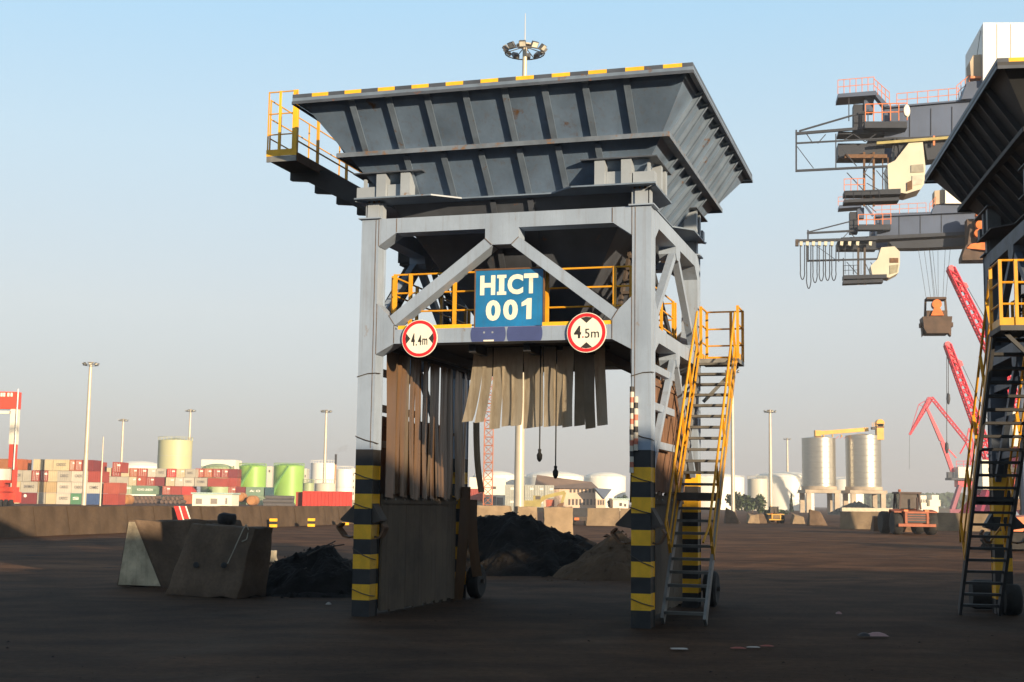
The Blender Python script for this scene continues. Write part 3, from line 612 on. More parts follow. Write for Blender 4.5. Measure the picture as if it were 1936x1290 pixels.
def side_curtain(u, face, label):
    c = empty('strip_curtain', L2W(u, 0, 4.45), -TH, label, 'curtain')
    y = .52; k = 0
    while y < 4.5:
        w_ = .40 if k == 0 else random.uniform(.15, .21); ln = random.uniform(2.42, 2.52)
        m = CLEAR if k in (4, 11) else (STRIPB, STRIPD, STRIPB, STRIPB)[k % 4]
        o = strip_mesh(w_, ln, random.uniform(.01, .03) * face, random.uniform(-.03, .03), random.uniform(-.02, .05)).build('strip', m, c, True)
        o.location = (random.uniform(-.02, .02), y, 0); o.rotation_euler = (0, 0, pi / 2 * -face + random.uniform(-.10, .10)); y += w_ * random.uniform(.82, 1.0) * (.7 if k == 0 else 1); k += 1
    MB().box(-.03, .03, .42, 4.5, .0, .07).build('hanging_rail', DARK, c)
    return c
lc = side_curtain(.40, 1, 'long curtain of brown plastic strips inside the left legs of the hopper')
rcu = side_curtain(E_ - .40, -1, 'curtain of brown strips behind the yellow staircase on the right side')
def boards(u, v0, v1, z0, z1, n, mat, label, name='side_boards', jit=.002):
    c = empty(name, L2W(u, 0, 0), -TH, label, 'panel wall'); w_ = (v1 - v0) / n
    for i in range(n):
        t = random.uniform(-jit, jit)
        MB().box(-.02 + t, .02 + t, v0 + i * w_ + .0015, v0 + (i + 1) * w_ - .0015, z0 + random.uniform(0, .05), z1 + random.uniform(-.03, .03)).build('board', mat, c)
    MB().box(.025, .05, v0, v1, z1 - .16, z1 - .10).build('batten', mat, c)
    for i in range(0, n, 2): MB().lathe([(0, .02), (.018, .02), (.018, .032), (0, .036)], 8, (0, v0 + (i + .5) * w_, z1 - .09), axis='x').build('bolt', GALV, c)
    return c
boards(.33, .40, 4.15, .03, 2.02, 17, BOARD, 'wall of coal stained upright boards between the left legs of the hopper')
boards(.12, .40, 4.5, .05, 3.36, 17, SHEET, 'rust brown upright sheets outside the left strip curtain')
boards(E_ - .22, .40, 4.3, 2.1, 4.05, 16, SHEET, 'rust brown upright sheets behind the braces on the right side')
boards(E_ - .30, .40, 4.5, .05, 2.08, 17, BOARD, 'low wall of coal stained upright boards behind the staircase foot')
for i, (u, y, z0, ln, ln2, lab) in enumerate(((.50, 4.25, 2.2, -.12, 2.2, 'brown plastic strip sagging beside the end of the left board wall'), (.52, 4.62, 1.95, .12, 1.5, 'brown strip hanging in front of the striped rear left leg'), (.50, 4.85, 3.50, .13, 1.4, 'grey brown strip leaning out from the rear left leg'))):
    o = strip_mesh(.13 if i == 2 else .2, ln2, .03, ln, 0).build('loose_strip', (STRIPB, STRIPB, CLEAR)[i], None, True); o.location = L2W(u, y, z0); o.rotation_euler = (0, 0, -TH + .3); tag(o, lab, 'plastic strip')
# cables with plugs, tape bundle
for u, z1, lab in ((2.95, 2.66, 'shorter black cable with a plug hanging under the hopper'), (3.23, 2.38, 'longer black cable with a plug hanging under the hopper')):
    r = empty('hanging_cable', L2W(u, .9, 4.5), -TH, lab, 'cable', 'black cables hanging under the hopper')
    MB().tube((0, 0, .05), (0, 0, z1 - 4.5 + .15), .012).build('cord', TYRE, r)
    MB().lathe([(.0, .16), (.03, .14), (.025, .09), (.05, .05), (.045, -.02), (.02, -.06), (0, -.07)], 10, (0, 0, z1 - 4.5)).build('plug', TYRE, r, True)
tb = empty('barrier_tape', L2W(4.74, -.03, 2.4), -TH, 'bundle of red and white barrier tape hanging on the right front leg', 'tape')
TAPW = M('dirty white tape', (.55, .50, .42), .6); TAPR = M('faded red tape', (.42, .13, .08), .6)
for dx, z0, z1 in ((-.02, 0, 1.36), (.045, .35, 1.2)):
    mb = MB(); n = int((z1 - z0) / .085); pr = [(.032 + .006 * random.random(), z0 + (z1 - z0) * i / n) for i in range(n + 1)]
    mb.lathe(pr, 8, (dx, 0, 0), mis=[(0, 1, 0, 2)[i % 4] for i in range(n)]); mb.build('tape_strand', [TAPW, TAPR, BLACK], tb, True)

# ------------------------------------------------------------------ heaps and blocks in the yard
from mathutils import noise as mnoise
def heap(name, cx, cy, rx, ry, hgt, mat, label, rot=0, bumps=(), n=60, rough=.22, cat='heap'):
    mb = MB()
    for j in range(n + 1):
        for i in range(n + 1):
            a = (i / n * 2 - 1) * 1.15; b = (j / n * 2 - 1) * 1.15
            r = sqrt(a * a + b * b); z = hgt * max(0, 1 - r) ** .85 if r < 1 else 0
            for (bx, by, br, bh) in bumps:
                d = ((a - bx) ** 2 + (b - by) ** 2) ** .5 / br
                if d < 1: z = max(z, 0) + bh * (1 - d * d) ** 1.5 * .8
            x, y = a * rx, b * ry
            q = mnoise.fractal(Vector((x * 1.3 + cx, y * 1.3 + cy, hgt)), .9, 2.1, 6)
            z = z + rough * q * min(1, z * 3 + .02) - .05
            mb.v.append((x, y, z))
    for j in range(n):
        for i in range(n):
            a = j * (n + 1) + i; mb.f.append((a, a + 1, a + n + 2, a + n + 1)); mb.mi.append(0)
    rnd = random.Random(int(cx * 10) + n); base = list(mb.v)
    for i in range(int(700 * min(1.6, rx * ry / 6) + 150)):
        x, y, z = rnd.choice(base); zz = max(z, .0)
        if z < -.04 and rnd.random() < .8: continue
        s_ = rnd.uniform(.015, .05) * (1 + (rnd.random() < .08) * 1.4); x += rnd.uniform(-.06, .06); y += rnd.uniform(-.06, .06)
        P = [(x + s_ * cos(t) * rnd.uniform(.6, 1.3), y + s_ * sin(t) * rnd.uniform(.6, 1.3), zz + rnd.uniform(-.2, .3) * s_) for t in (0, 1.25, 2.5, 3.8, 5.0)]
        T_ = (x + rnd.uniform(-.4, .4) * s_, y + rnd.uniform(-.4, .4) * s_, zz + s_ * rnd.uniform(.5, 1.1)); mb.add(P + [T_], [(k, (k + 1) % 5, 5) for k in range(5)])
    o = mb.build(name, mat, None, False, (cx, cy, 0), rot); tag(o, label, cat); return o
p = gz(990, 1085); heap('coal_heap', p.x + .2, p.y + 1.2, 3.3, 2.6, 1.25, COAL, 'large black coal heap under the hopper with a ragged crest', .15, ((-.42, .15, .62, .78), (-.05, -.1, .5, .22)), 80, .3)
p = gz(1150, 1098); heap('ore_heap', p.x + .35, p.y + 1.3, 1.75, 1.6, 1.15, SOIL, 'brown dirt heap beside the right front leg of the hopper', 0, ((-.2, .1, .5, .1),), 50, .16)
p = gz(600, 1128); heap('coal_heap', p.x - .25, p.y + 1.6, 1.75, 1.6, .95, COAL, 'black coal and rubble heap left of the striped front leg', .4, ((.1, .1, .5, .12), (-.5, -.2, .4, .2)), 60, .24)
hl = [o for o in COL.objects if o.get('label') == 'black coal and rubble heap left of the striped front leg'][0]
for (x0, y0, z0, x1, y1, z1) in ((-.3, -.3, .75, .25, -.5, 1.06), (.0, -.2, .9, .5, -.3, .98), (.4, -.4, .6, .9, -.6, .74), (-.9, -.5, .3, -.4, -.7, .52), (.1, -.8, .4, .8, -.9, .36)):
    MB().tube((x0, y0, z0), (x1, y1, z1), .022, .012, 5).build('stick', SOOT, hl)
p = gz(560, 1125); heap('coal_heap', p.x, p.y, 1.6, .7, .16, COAL, 'low scatter of coal between the concrete blocks and the hopper leg', 0, (), 40, .3)
def block(name, P, mat, label, cat='concrete block', holes=(), bev=.03):
    me = MB().hexa(P).mesh(name, mat)
    import bmesh
    bm = bmesh.new(); bm.from_mesh(me); bmesh.ops.recalc_face_normals(bm, faces=bm.faces)
    bmesh.ops.bevel(bm, geom=bm.edges[:], offset=bev, segments=2, affect='EDGES', profile=.6)
    bmesh.ops.subdivide_edges(bm, edges=[e for e in bm.edges if e.calc_length() > .25], cuts=9, use_grid_fill=True)
    for v in bm.verts: v.co += Vector((mnoise.noise(v.co * 2.3), mnoise.noise(v.co * 2.3 + Vector((9, 0, 0))), mnoise.noise(v.co * 2.3 + Vector((0, 9, 0))))) * .045 + Vector((mnoise.noise(v.co * 7), mnoise.noise(v.co * 7 + Vector((5, 0, 0))), mnoise.noise(v.co * 7 + Vector((0, 5, 0))))) * .022
    bm.to_mesh(me); bm.free()
    for q in me.polygons: q.use_smooth = True
    try: me.set_sharp_from_angle(angle=radians(35))
    except Exception: pass
    return tag(use(name, me), label, cat)
def V(*a): return Vector(a)
P1, P2 = gz(221, 1109), gz(309, 1112); dl = V(.82, .57, 0) * 2.4; hb = 1.42
ctr = (P1 + P2) / 2; ex = (P2 - P1).normalized()
t1, t2 = ctr - ex * .22 + V(-.12, 0, hb), ctr - ex * .02 + V(-.12, 0, hb)
b1 = block('concrete_block', [P1, P2, P2 + dl, P1 + dl, t1, t2, t2 + dl, t1 + dl], CONCD, 'tapered brown concrete barrier block with a pale left end')
mw = MB(); nn = (P2 - P1).cross(V(0, 0, 1)).normalized(); off = nn * .035
mw.add([P1 + off + ex * .05 + V(0, 0, .04), P2 + off - ex * .05 + V(0, 0, .04), t2 + off - ex * .02 - V(0, 0, .04), t1 + off + ex * .03 - V(0, 0, .04)], [(0, 1, 2, 3)]); mw.build('pale_end', CONCW, b1)  # left end face overlaid in a paler concrete colour
Q1, Q2 = gz(312, 1124), gz(450, 1133); dd = V(.30, .80, 0); al = (Q2 - Q1).normalized()
b2 = block('concrete_block', [Q1, Q2, Q2 + dd + al * .1, Q1 + dd, Q1 + al * .40 + dd * .35 + V(0, 0, 1.40), Q2 + al * .13 + dd * .4 + V(0, 0, 1.37), Q2 + dd + al * .28 + V(0, 0, 1.36), Q1 + dd + al * .4 + V(0, 0, 1.39)], CONCD, 'leaning grey brown concrete block in front with two lifting holes', bev=.05)
for f, z in ((.28, .60), (.66, .62)):
    c = Q1.lerp(Q2, f) + al * .2 + dd * .15 + V(0, 0, z) + (Q2 - Q1).cross(V(0, 0, 1)).normalized() * .03
    MB().lathe([(0, -.02), (.06, -.015), (.045, .02), (0, .03)], 9, c, axis='y').build('lifting_hole', BLACK, b2)
c = P2 + V(.45, .1, .68); MB().lathe([(0, -.02), (.055, -.015), (.04, .02), (0, .03)], 9, c, axis='y').build('lifting_hole', BLACK, b1)
pw = gz(418, 1133) + V(.05, -.12, 0)
tag(MB().path([pw + V(0, .35, .66), pw + V(.12, .38, .95), pw + V(.25, .45, 1.30), pw + V(.30, .5, 1.41), pw + V(.36, .5, 1.3), pw + V(.33, .46, 1.12), pw + V(.24, .44, 1.08)], .011, 6).build('steel_wire', M('pale wire', (.35, .31, .24), .6)), 'pale looped wire lying over the front of the leaning concrete block', 'wire')
pb = gz(429, 1020) ; pb = at(429, 990, 27.6)
bag = MB().lathe([(0, .02), (.17, .0), (.2, .06), (.2, .14), (.17, .19), (.1, .21), (0, .2)], 14); bag.v = [(x * 1.0 + .02 * mnoise.noise(Vector((x * 6, y * 6, z * 6))), y, z + .03 * mnoise.noise(Vector((x * 5, y * 5, 2)))) for x, y, z in bag.v]
tag(bag.build('black_bag', TYRE, None, True, (pb.x, pb.y, 1.40)), 'black bag lying on top of the leaning concrete block', 'bag')
pk = gz(509, 1064)
block('concrete_block', [pk + V(-.22, -.1, 0), pk + V(.2, -.1, 0), pk + V(.22, .3, 0), pk + V(-.2, .3, 0), pk + V(-.2, -.1, .36), pk + V(.2, -.1, .37), pk + V(.2, .28, .37), pk + V(-.2, .28, .35)], CONCW, 'small whitish concrete lump lying behind the leaning block', bev=.02)
# blocks behind the heap
def cblock(px0, px1, pyb, hgt, dep, mat, label, yaw=0, taper=.0):
    a, b = gz(px0, pyb), gz(px1, pyb); d = V(-sin(yaw), cos(yaw), 0) * dep
    up = V(0, 0, hgt); i = (b - a) * taper
    return block('concrete_block', [a, b, b + d, a + d, a + up + i, b + up - i, b + d + up - i, a + d + up + i], mat, label)
cblock(1028, 1083, 1014, 1.66, 1.3, CONCL, 'pale square concrete block right of the light mast foot')
cblock(976, 1017, 1003, 1.60, 1.1, CONCL, 'pale concrete block just right of the light mast foot', .2, .06)
cblock(888, 968, 1000, 1.62, 1.2, CONCL, 'wide pale concrete block left of the light mast foot', -.1, .07)

# long barrier walls of cast blocks
def block_wall(p0, p1, ln, hgt, mat, label, dep=1.0, name='barrier_wall'):
    p0, p1 = V(p0[0], p0[1], 0), V(p1[0], p1[1], 0); d = p1 - p0; n = max(1, round(d.length / ln)); e = d.normalized(); b = V(-e.y, e.x, 0) * dep
    r = empty(name, p0, 0, label, 'wall'); ang = atan2(e.y, e.x); step = d.length / n; metas = []
    for k in range(3):
        P = [V(.02, 0, 0), V(step - .02, 0, 0), V(step - .02, dep, 0), V(.02, dep, 0), V(.02, dep * .28, hgt + .03 * (k - 1)), V(step - .02, dep * .28, hgt + .02 * (1 - k)), V(step - .02, dep * .72, hgt), V(.02, dep * .72, hgt)]
        mb = MB().hexa(P); me = mb.mesh('block', mat); metas.append(me)
    for i in range(n):
        o = use('block', metas[i * 7 % 3], r, e * (step * i) + b * random.uniform(-.05, .05), ang + random.uniform(-.012, .012))
    return r
wl0, wl1 = gz(-260, 1027), gz(668, 991)
block_wall(wl0, wl1, 3.0, 1.40, CONCK, 'long low dark concrete block wall across the left of the yard')
wl2 = gz(880, 990); block_wall(wl1 + V(1, 1, 0), wl2, 3.0, 1.4, CONCK, 'short stretch of concrete block wall behind the left curtain')
block_wall(gz(1108, 994), gz(1300, 997), 3.2, 1.5, CONCL, 'sunlit concrete block wall seen behind the right front leg')
block_wall(gz(1588, 1000), gz(1900, 1006), 3.4, 1.5, CONCL, 'sunlit concrete block wall below the pair of silos')
for x, y in ((113, 1011), (521, 997), (592, 996), (656, 993)):
    q = gz(x, y - 0); hp = empty('hazard_post', q + V(0, -.9, 0), 0, None, 'hazard post')
    hp['label'] = {113: 'stubby yellow and black hazard post at the far left wall', 521: 'stubby yellow and black hazard post right of the leaning concrete block', 592: 'stubby yellow and black hazard post between block and striped leg', 656: 'stubby yellow and black hazard post touching the rusty leg guard'}[x]
    hp['group'] = 'hazard posts along the wall'
    for i, m in enumerate((YEL, BLACK, YEL)): MB().box(-.24, .24, -.14, .14, .02 + i * .19, .19 + i * .19 + .018).build('painted_band', m, hp)
REDP = M('red plastic', (.55, .05, .04), .45); 
for x0, x1, y0, y1, lab in ((331, 340, 957, 983, 'left of two red and white boards leaning on the low wall'), (343, 352, 957, 981, 'right of two red and white boards leaning on the low wall')):
    Yd = 78; a, b = at(x0, y0, Yd), at(x1 + 2, y1, Yd - .6); bd = empty('warning_board', (b.x, b.y, b.z), 0, lab, 'board', 'red boards leaning on the low wall')
    dx, dz = a.x - b.x, a.z - b.z
    MB().hexa([V(-.17, 0, 0), V(.10, 0, 0), V(.10, .05, 0), V(-.17, .05, 0), V(dx - .05, .5, dz), V(dx + .22, .5, dz), V(dx + .22, .55, dz), V(dx - .05, .55, dz)]).build('board', REDP, bd)
    MB().hexa([V(.11, 0, 0), V(.18, 0, 0), V(.18, .05, 0), V(.11, .05, 0), V(dx + .23, .5, dz), V(dx + .30, .5, dz), V(dx + .30, .55, dz), V(dx + .23, .55, dz)]).build('white_edge', WHITE, bd)

# loose stones and coal crumbs strewn over the yard
rnd = random.Random(11); mb = MB()
for i in range(2600):
    y = 11 + 60 * rnd.random() ** 1.7; x = rnd.uniform(-.42, .42) * y + rnd.uniform(-1, 1); s_ = rnd.uniform(.004, .012) * (1 + (rnd.random() < .05) * 1.5)
    P = [V(x + s_ * cos(a) * rnd.uniform(.7, 1.3), y + s_ * sin(a) * rnd.uniform(.7, 1.3), .012) for a in (0, 1.6, 3.1, 4.7)]; T_ = V(x, y, .014 + s_ * rnd.uniform(.3, .6))
    mb.add(P + [T_], [(0, 1, 4), (1, 2, 4), (2, 3, 4), (3, 0, 4)], rnd.choice((0, 0, 1)))
tag(mb.build('loose_stones', [COAL, CONCK]), 'loose stones and coal crumbs strewn over the yard', 'stones', None, 'stuff')
# litter on the ground
LITW = M('dirty white litter', (.40, .36, .32), .8); LITR = M('dirty red litter', (.28, .07, .05), .8); LITP = M('pinkish plastic bag', (.34, .20, .19), .6)
def scrap(name, x, y, sx_, sy_, h_, mat, label, cat, seed=0):
    c = gz(x, y); mb = MB(); n = 7
    for j in range(n):
        for i in range(n):
            a, b = i / (n - 1) * 2 - 1, j / (n - 1) * 2 - 1; e = max(abs(a), abs(b)); k = 1 + .3 * mnoise.noise(Vector((a * 2 + seed, b * 2, seed)))
            mb.v.append((a * sx_ * k, b * sy_ * k, .03 + h_ * (1 - e * e) * (.6 + .8 * abs(mnoise.noise(Vector((a * 3, b * 3, seed)))))))
    for j in range(n - 1):
        for i in range(n - 1): q = j * n + i; mb.f.append((q, q + 1, q + n + 1, q + n)); mb.mi.append(0)
    return tag(mb.build(name, mat, None, True, (c.x, c.y, 0)), label, cat)
scrap('paper_scrap', 1284, 1231, .11, .08, .02, LITW, 'small white scrap of paper on the dark ground', 'litter', 1)
scrap('tape_scrap', 1396, 1230, .10, .05, .03, LITR, 'short red scrap of tape at the left of a torn strip', 'litter', 2)
scrap('tape_scrap', 1424, 1228, .09, .05, .02, LITW, 'dull white scrap in the middle of a torn strip', 'litter', 3)
scrap('tape_scrap', 1450, 1226, .09, .04, .03, LITR, 'dull reddish scrap at the right of a torn strip', 'litter', 4)
scrap('plastic_bag', 1658, 1206, .16, .09, .09, LITP, 'crumpled pinkish plastic bag on the dark ground', 'bag', 5)
scrap('plastic_bag', 1634, 1206, .09, .08, .08, BLACK, 'black crumpled bag beside the pinkish one', 'bag', 6)
scrap('stone', 1586, 1164, .05, .05, .07, LITP, 'small pinkish stone lying alone on the dark ground', 'stone', 7)
scrap('stone', 621, 1146, .05, .05, .07, LITW, 'small white stone left of the striped front leg', 'stone', 8)
scrap('stone', 937, 1036, .05, .05, .30, LITW, 'grey lump on the face of the coal heap', 'stone', 9).location.z = .75

# ------------------------------------------------------------------ floodlight masts
def mast(px_b, py_b, px_t, py_t, Y, ring_px, label, lamps=8, r0=.30, r1=.16, antenna=0.):
    b, t = at(px_b, py_b, Y), at(px_t, py_t, Y); H = t.z; k = Y / FPX; R = ring_px * k / 2
    root = empty('floodlight_mast', ((b.x + t.x) / 2 * 1, Y, 0), 0, label, 'light mast', 'tall floodlight masts')
    MB().tube((0, 0, 0), (0, 0, H), r0, r1, 14).build('pole', MASTG, root, True)
    if ring_px < 2: return root
    rg = MB(); n = 20; rr = R * .84; zz = H - R * .30
    rg.path([(rr * cos(2 * pi * i / n), rr * sin(2 * pi * i / n), zz) for i in range(n + 1)], .05, 5)
    for i in range(6): a = pi / 3 * i; rg.tube((rr * cos(a), rr * sin(a), zz), (.2 * cos(a), .2 * sin(a), zz + R * .25), .04, n=5)
    rg.build('lamp_ring', LAMPB, root); MB().lathe([(.15, -.1), (R * .36, 0), (R * .38, .10), (.2, .16)], 16, (0, 0, H)).build('head_plate', MASTG, root, True)
    if antenna: MB().tube((0, 0, H), (0, 0, H + antenna), .04, .02, 6).build('lightning_rod', MASTG, root)
    for i in range(lamps):
        a = 2 * pi * (i + .3) / lamps; c, s = cos(a), sin(a); w2 = R * .15
        lm = MB(); P = Vector((c, s, 0)); Q = Vector((-s, c, 0)); o = P * R * .86 + Vector((0, 0, zz + R * .10))
        dn = (P * .7 - Vector((0, 0, .7))).normalized(); up = P.cross(Q).normalized(); nrm = dn; tx = Q; ty = nrm.cross(tx)
        lm.hexa([o + tx * x + ty * y + nrm * z for x, y, z in ((-w2, -w2, 0), (w2, -w2, 0), (w2, w2, 0), (-w2, w2, 0), (-w2 * .8, -w2 * .8, -w2), (w2 * .8, -w2 * .8, -w2), (w2 * .8, w2 * .8, -w2), (-w2 * .8, w2 * .8, -w2))])
        l = lm.build('floodlight', LAMPB, root)
        MB().add([o + tx * x + ty * y + nrm * .012 for x, y in ((-w2 * .85, -w2 * .85), (w2 * .85, -w2 * .85), (w2 * .85, w2 * .85), (-w2 * .85, w2 * .85))], [(0, 1, 2, 3)]).build('glass', LAMPG, l)
    return root
mast(983, 985, 990, 88, 100, 92, 'nearest floodlight mast, its lamp ring rising above the hopper', 10, .40, .17, 2.6)
mast(158, 950, 172, 686, 279, 34, 'floodlight mast standing before the left container stack', 8, .50, .32)
mast(190, 948, 195, 826, 245, 0, 'thin bare pole right of the left floodlight mast', 0, .17, .10)
mast(230, 890, 232, 793, 450, 21, 'small far floodlight mast over the cream dome', 6, .5, .3)
mast(355, 890, 361, 775, 440, 22, 'far floodlight mast beside the tall cream tank', 6, .5, .3)
mast(612, 945, 617, 776, 400, 24, 'far floodlight mast before the white tanks left of the hopper', 8, .55, .3)
mast(1455, 965, 1458, 776, 370, 26, 'far floodlight mast left of the silos, the taller one', 8, .55, .32)
mast(1489, 965, 1489, 829, 600, 16, 'far floodlight mast left of the silos, the shorter one', 6, .6, .35)
mast(1385, 962, 1385, 700, 260, 30, 'floodlight mast whose top is hidden behind the yellow staircase', 8, .40, .28)

# ------------------------------------------------------------------ tanks, silos and buildings beyond
TANKW = M('white tank paint', (.78, .75, .66), .5, var=.05, scale=.2); TANKC = M('cream tank paint', (.46, .45, .25), .5, var=.05, scale=.2)
TANKG = M('lime green tank paint', (.24, .42, .075), .45, var=.06, scale=.2); TANKO = M('olive green tank paint', (.30, .36, .19), .5, var=.08, scale=.2)
TANKD = M('darker green tank paint', (.15, .34, .10), .5); TANKB = M('beige tank paint', (.56, .52, .42), .5, var=.06, scale=.2)
SILO = M('bare silo metal', (.44, .42, .37), .36, .8, var=.06, scale=.6, stretch=(1, 1, 4))
SEAM = M('tank seam', (.45, .43, .36), .6)
def tank(x0, x1, ytop, ysh, Y, mat, label, dome=True, group=None, cat='storage tank', stairs=None, seams=0, name='storage_tank', yb=None):
    a, b = at(x0, ysh, Y), at(x1, ysh, Y); R = (b.x - a.x) / 2; cx = (a.x + b.x) / 2; hs = at((x0 + x1) / 2, ysh, Y).z; ht = at((x0 + x1) / 2, ytop, Y).z
    root = empty(name, (cx, Y + R, 0), 0, label, cat, group)
    z0 = 0 if yb is None else at(x0, yb, Y).z
    MB().lathe([(R, z0), (R, hs)], 48).build('shell', mat, root, True)
    pr = [(R * 1.004, hs - .25), (R * 1.004, hs)] + [(R * cos(t * pi / 2 / 8), hs + (ht - hs) * sin(t * pi / 2 / 8)) for t in range(0, 9)]
    if not dome: pr = [(R * 1.004, hs - .25), (R * 1.004, hs + .05), (0, ht)]
    pr[-1] = (0.001, ht); MB().lathe(pr, 48).build('roof', mat, root, True)
    for i in range(seams):
        z = hs * (i + 1) / (seams + 1); MB().lathe([(R + .01, z - .06), (R + .05, z), (R + .01, z + .06)], 48).build('seam', SEAM, root, True)
    n = 24
    rl = MB()
    for i in range(n): a0 = 2 * pi * i / n; rl.tube((R * cos(a0), R * sin(a0), hs), (R * cos(a0), R * sin(a0), hs + 1.1), .05, n=4)
    rl.path([(R * cos(2 * pi * i / n), R * sin(2 * pi * i / n), hs + 1.1) for i in range(n + 1)], .05, 4); rl.build('roof_railing', mat, root)
    if stairs:
        a0, a1, m2 = stairs; st = MB(); k = 26
        for i in range(k):
            f, g = i / k, (i + 1) / k; t0, t1 = a0 + (a1 - a0) * f, a0 + (a1 - a0) * g
            st.hexa([V(r_ * cos(t), r_ * sin(t), hs * q + dz) for dz in (0, .35) for (r_, t, q) in ((R + .02, t0, f), (R + .9, t0, f), (R + .9, t1, g), (R + .02, t1, g))])
            st.tube((( R + .9) * cos(t0), (R + .9) * sin(t0), hs * f), ((R + .9) * cos(t0), (R + .9) * sin(t0), hs * f + 1.2), .05, n=4)
        st.build('spiral_stair', m2, root)
    return root
def cyl_logo(root, mat): pass
tank(292, 356, 826, 832, 430, TANKC, 'tall cream cylindrical tank behind the left containers', False, seams=3)
tank(203, 296, 870, 884, 520, TANKW, 'low white domed tank left of the tall cream tank')
tank(374, 436, 876, 888, 450, TANKO, 'olive green domed tank above the red containers', stairs=(pi * 1.30, pi * 1.62, TANKD))
tank(447.5, 499, 877, 883, 412, TANKG, 'lime green domed tank, the left one of the pair', group='pair of lime green tanks', stairs=(pi * 1.08, pi * 1.55, TANKD))
tank(513, 571, 876, 882, 445, TANKG, 'lime green domed tank, the right one of the pair', group='pair of lime green tanks', stairs=(pi * 1.08, pi * 1.55, TANKD))
tank(584.5, 633, 874.5, 875.5, 520, TANKW, 'white flat topped tank behind the red container', False, seams=1)
tank(632, 666, 886.5, 887.5, 470, TANKW, 'white flat topped tank beside the striped front leg', False, seams=1)
tank(571, 592, 912, 914, 380, TANKO, 'low pale green tank left of the beige one', False); tank(592, 632, 912.5, 914.5, 385, TANKB, 'low beige tank behind the big red container', False)
tank(893, 975, 889, 901, 560, TANKW, 'white domed tank left of the light mast under the hopper')
tank(992, 1106, 890, 903, 540, TANKW, 'white domed tank right of the light mast under the hopper')
tank(1107, 1186, 892, 904, 560, TANKW, 'white domed tank beside the right front leg')
tank(1290, 1417, 893, 904, 520, TANKW, 'wide white tank behind the yellow staircase')
tank(1416.5, 1454, 903, 906, 480, TANKB, 'beige tank between two white tanks behind the masts', False, seams=1)
tank(1440, 1550, 891, 902, 530, TANKW, 'white domed tank partly behind the left silo')
tank(1575, 1640, 902, 907, 560, TANKW, 'white tank seen between the two silos', False)

CONCS = M('pale silo concrete', (.42, .34, .25), .85, var=.2, scale=.4)
CONV = M('conveyor yellow paint', (.62, .33, .04), .5, var=.2, scale=.5)
def silo(x0, x1, yt, yb, yleg, Y, label):
    a, b = at(x0, yb, Y), at(x1, yb, Y); R = (b.x - a.x) / 2; cx = (a.x + b.x) / 2; z0 = at(x0, yb, Y).z; z1 = at((x0 + x1) / 2, yt, Y).z
    root = empty('silo', (cx, Y + R, 0), 0, label, 'silo', 'pair of metal silos')
    MB().lathe([(R, z0), (R, z1)], 48).build('drum', SILO, root, True)
    MB().lathe([(R * 1.01, z1), (R * 1.01, z1 + .2), (R * .2, z1 + .8), (0.01, z1 + .8)], 40).build('roof', SILO, root, True)
    for i in range(9): z = z0 + (z1 - z0) * (i + .5) / 9; MB().lathe([(R + .003, z - .05), (R + .035, z), (R + .003, z + .05)], 48).build('band', SILO, root, True)
    MB().lathe([(R * 1.03, z0 - 1.0), (R * 1.05, z0 - .9), (R * 1.05, z0)], 32).build('base_ring', CONCS, root, True)
    MB().box(-R * 1.06, R * 1.06, -R * 1.06, R * 1.06, z0 - 1.9, z0 - 1.01).build('base_slab', CONCS, root)
    for sx_ in (-1, 1):
        for sy_ in (-1, 1): MB().box(sx_ * R * .98 - 1.0 * (sx_ > 0) * 1.3, sx_ * R * .98 + 1.0 * (sx_ < 0) * 1.3, sy_ * R * .9 - .6, sy_ * R * .9 + .6, 0, z0 - 1.9).build('pier', CONCS, root)
    return root, cx, R, z0, z1
s1, c1, R1, za1, zb1 = silo(1524, 1587.5, 829, 919, 969, 380, 'left of two shiny metal silos on concrete piers')
s2, c2, R2, za2, zb2 = silo(1608.5, 1675, 824, 920, 946, 380, 'right of two shiny metal silos, beneath the yellow head tower')
cv = empty('silo_conveyor', (c1, 384, 0), 0, 'yellow conveyor bridging the tops of the two silos', 'conveyor')
MB().bar((-.5, 0, zb1 + 1.6), (c2 - c1 + 1.2, 0, zb2 + 2.0), 1.3, 1.1).build('belt_housing', CONV, cv)
for f in (.1, .3, .5, .7, .9): MB().box(f * (c2 - c1) - .1, f * (c2 - c1) + .1, -.5, .5, zb1 + .6, zb1 + 1.3).build('strut', CONV, cv)
MB().box(-1.2, .4, -1, 1, zb1 + .8, zb1 + 2.4).build('drive_box', CONV, cv)
for i in range(5): MB().bar((4.8 + i * 1.1, 0, zb1 + .2), (5.6 + i * 1.1, 0, zb1 + .9), .12, .12).build('lattice', REDP, cv)
hx = at(1667, 860, 380).x - c1; ztop = at(1667, 797, 380).z; hd = empty('head_tower', (c1 + hx, 382, 0), 0, 'orange yellow elevator head tower on the right silo', 'tower')
MB().box(-.95, 1.0, -1, 1, zb2 - 1.0, ztop - .6).build('shaft', CONV, hd); MB().lathe([(1.1, -1), (1.1, 1)], 16, (0.1, 0, ztop - .4), axis='y').build('head_drum', RAIL, hd, True)
MB().box(-2.2, -1.0, -.8, .8, ztop - 2.2, ztop - 1.5).build('gallery', SOOT, hd)
railing(hd, [(-2.2, -.8, ztop - 1.5), (-1.6, -.8, ztop - 1.5), (-1, -.8, ztop - 1.5)], 1.1, (.5, 1.1), RAIL, .1, .05); MB().box(-.9, 1.1, -1.1, -1.01, ztop - 1.7, ztop - 1.3).build('collar', RUST, hd)

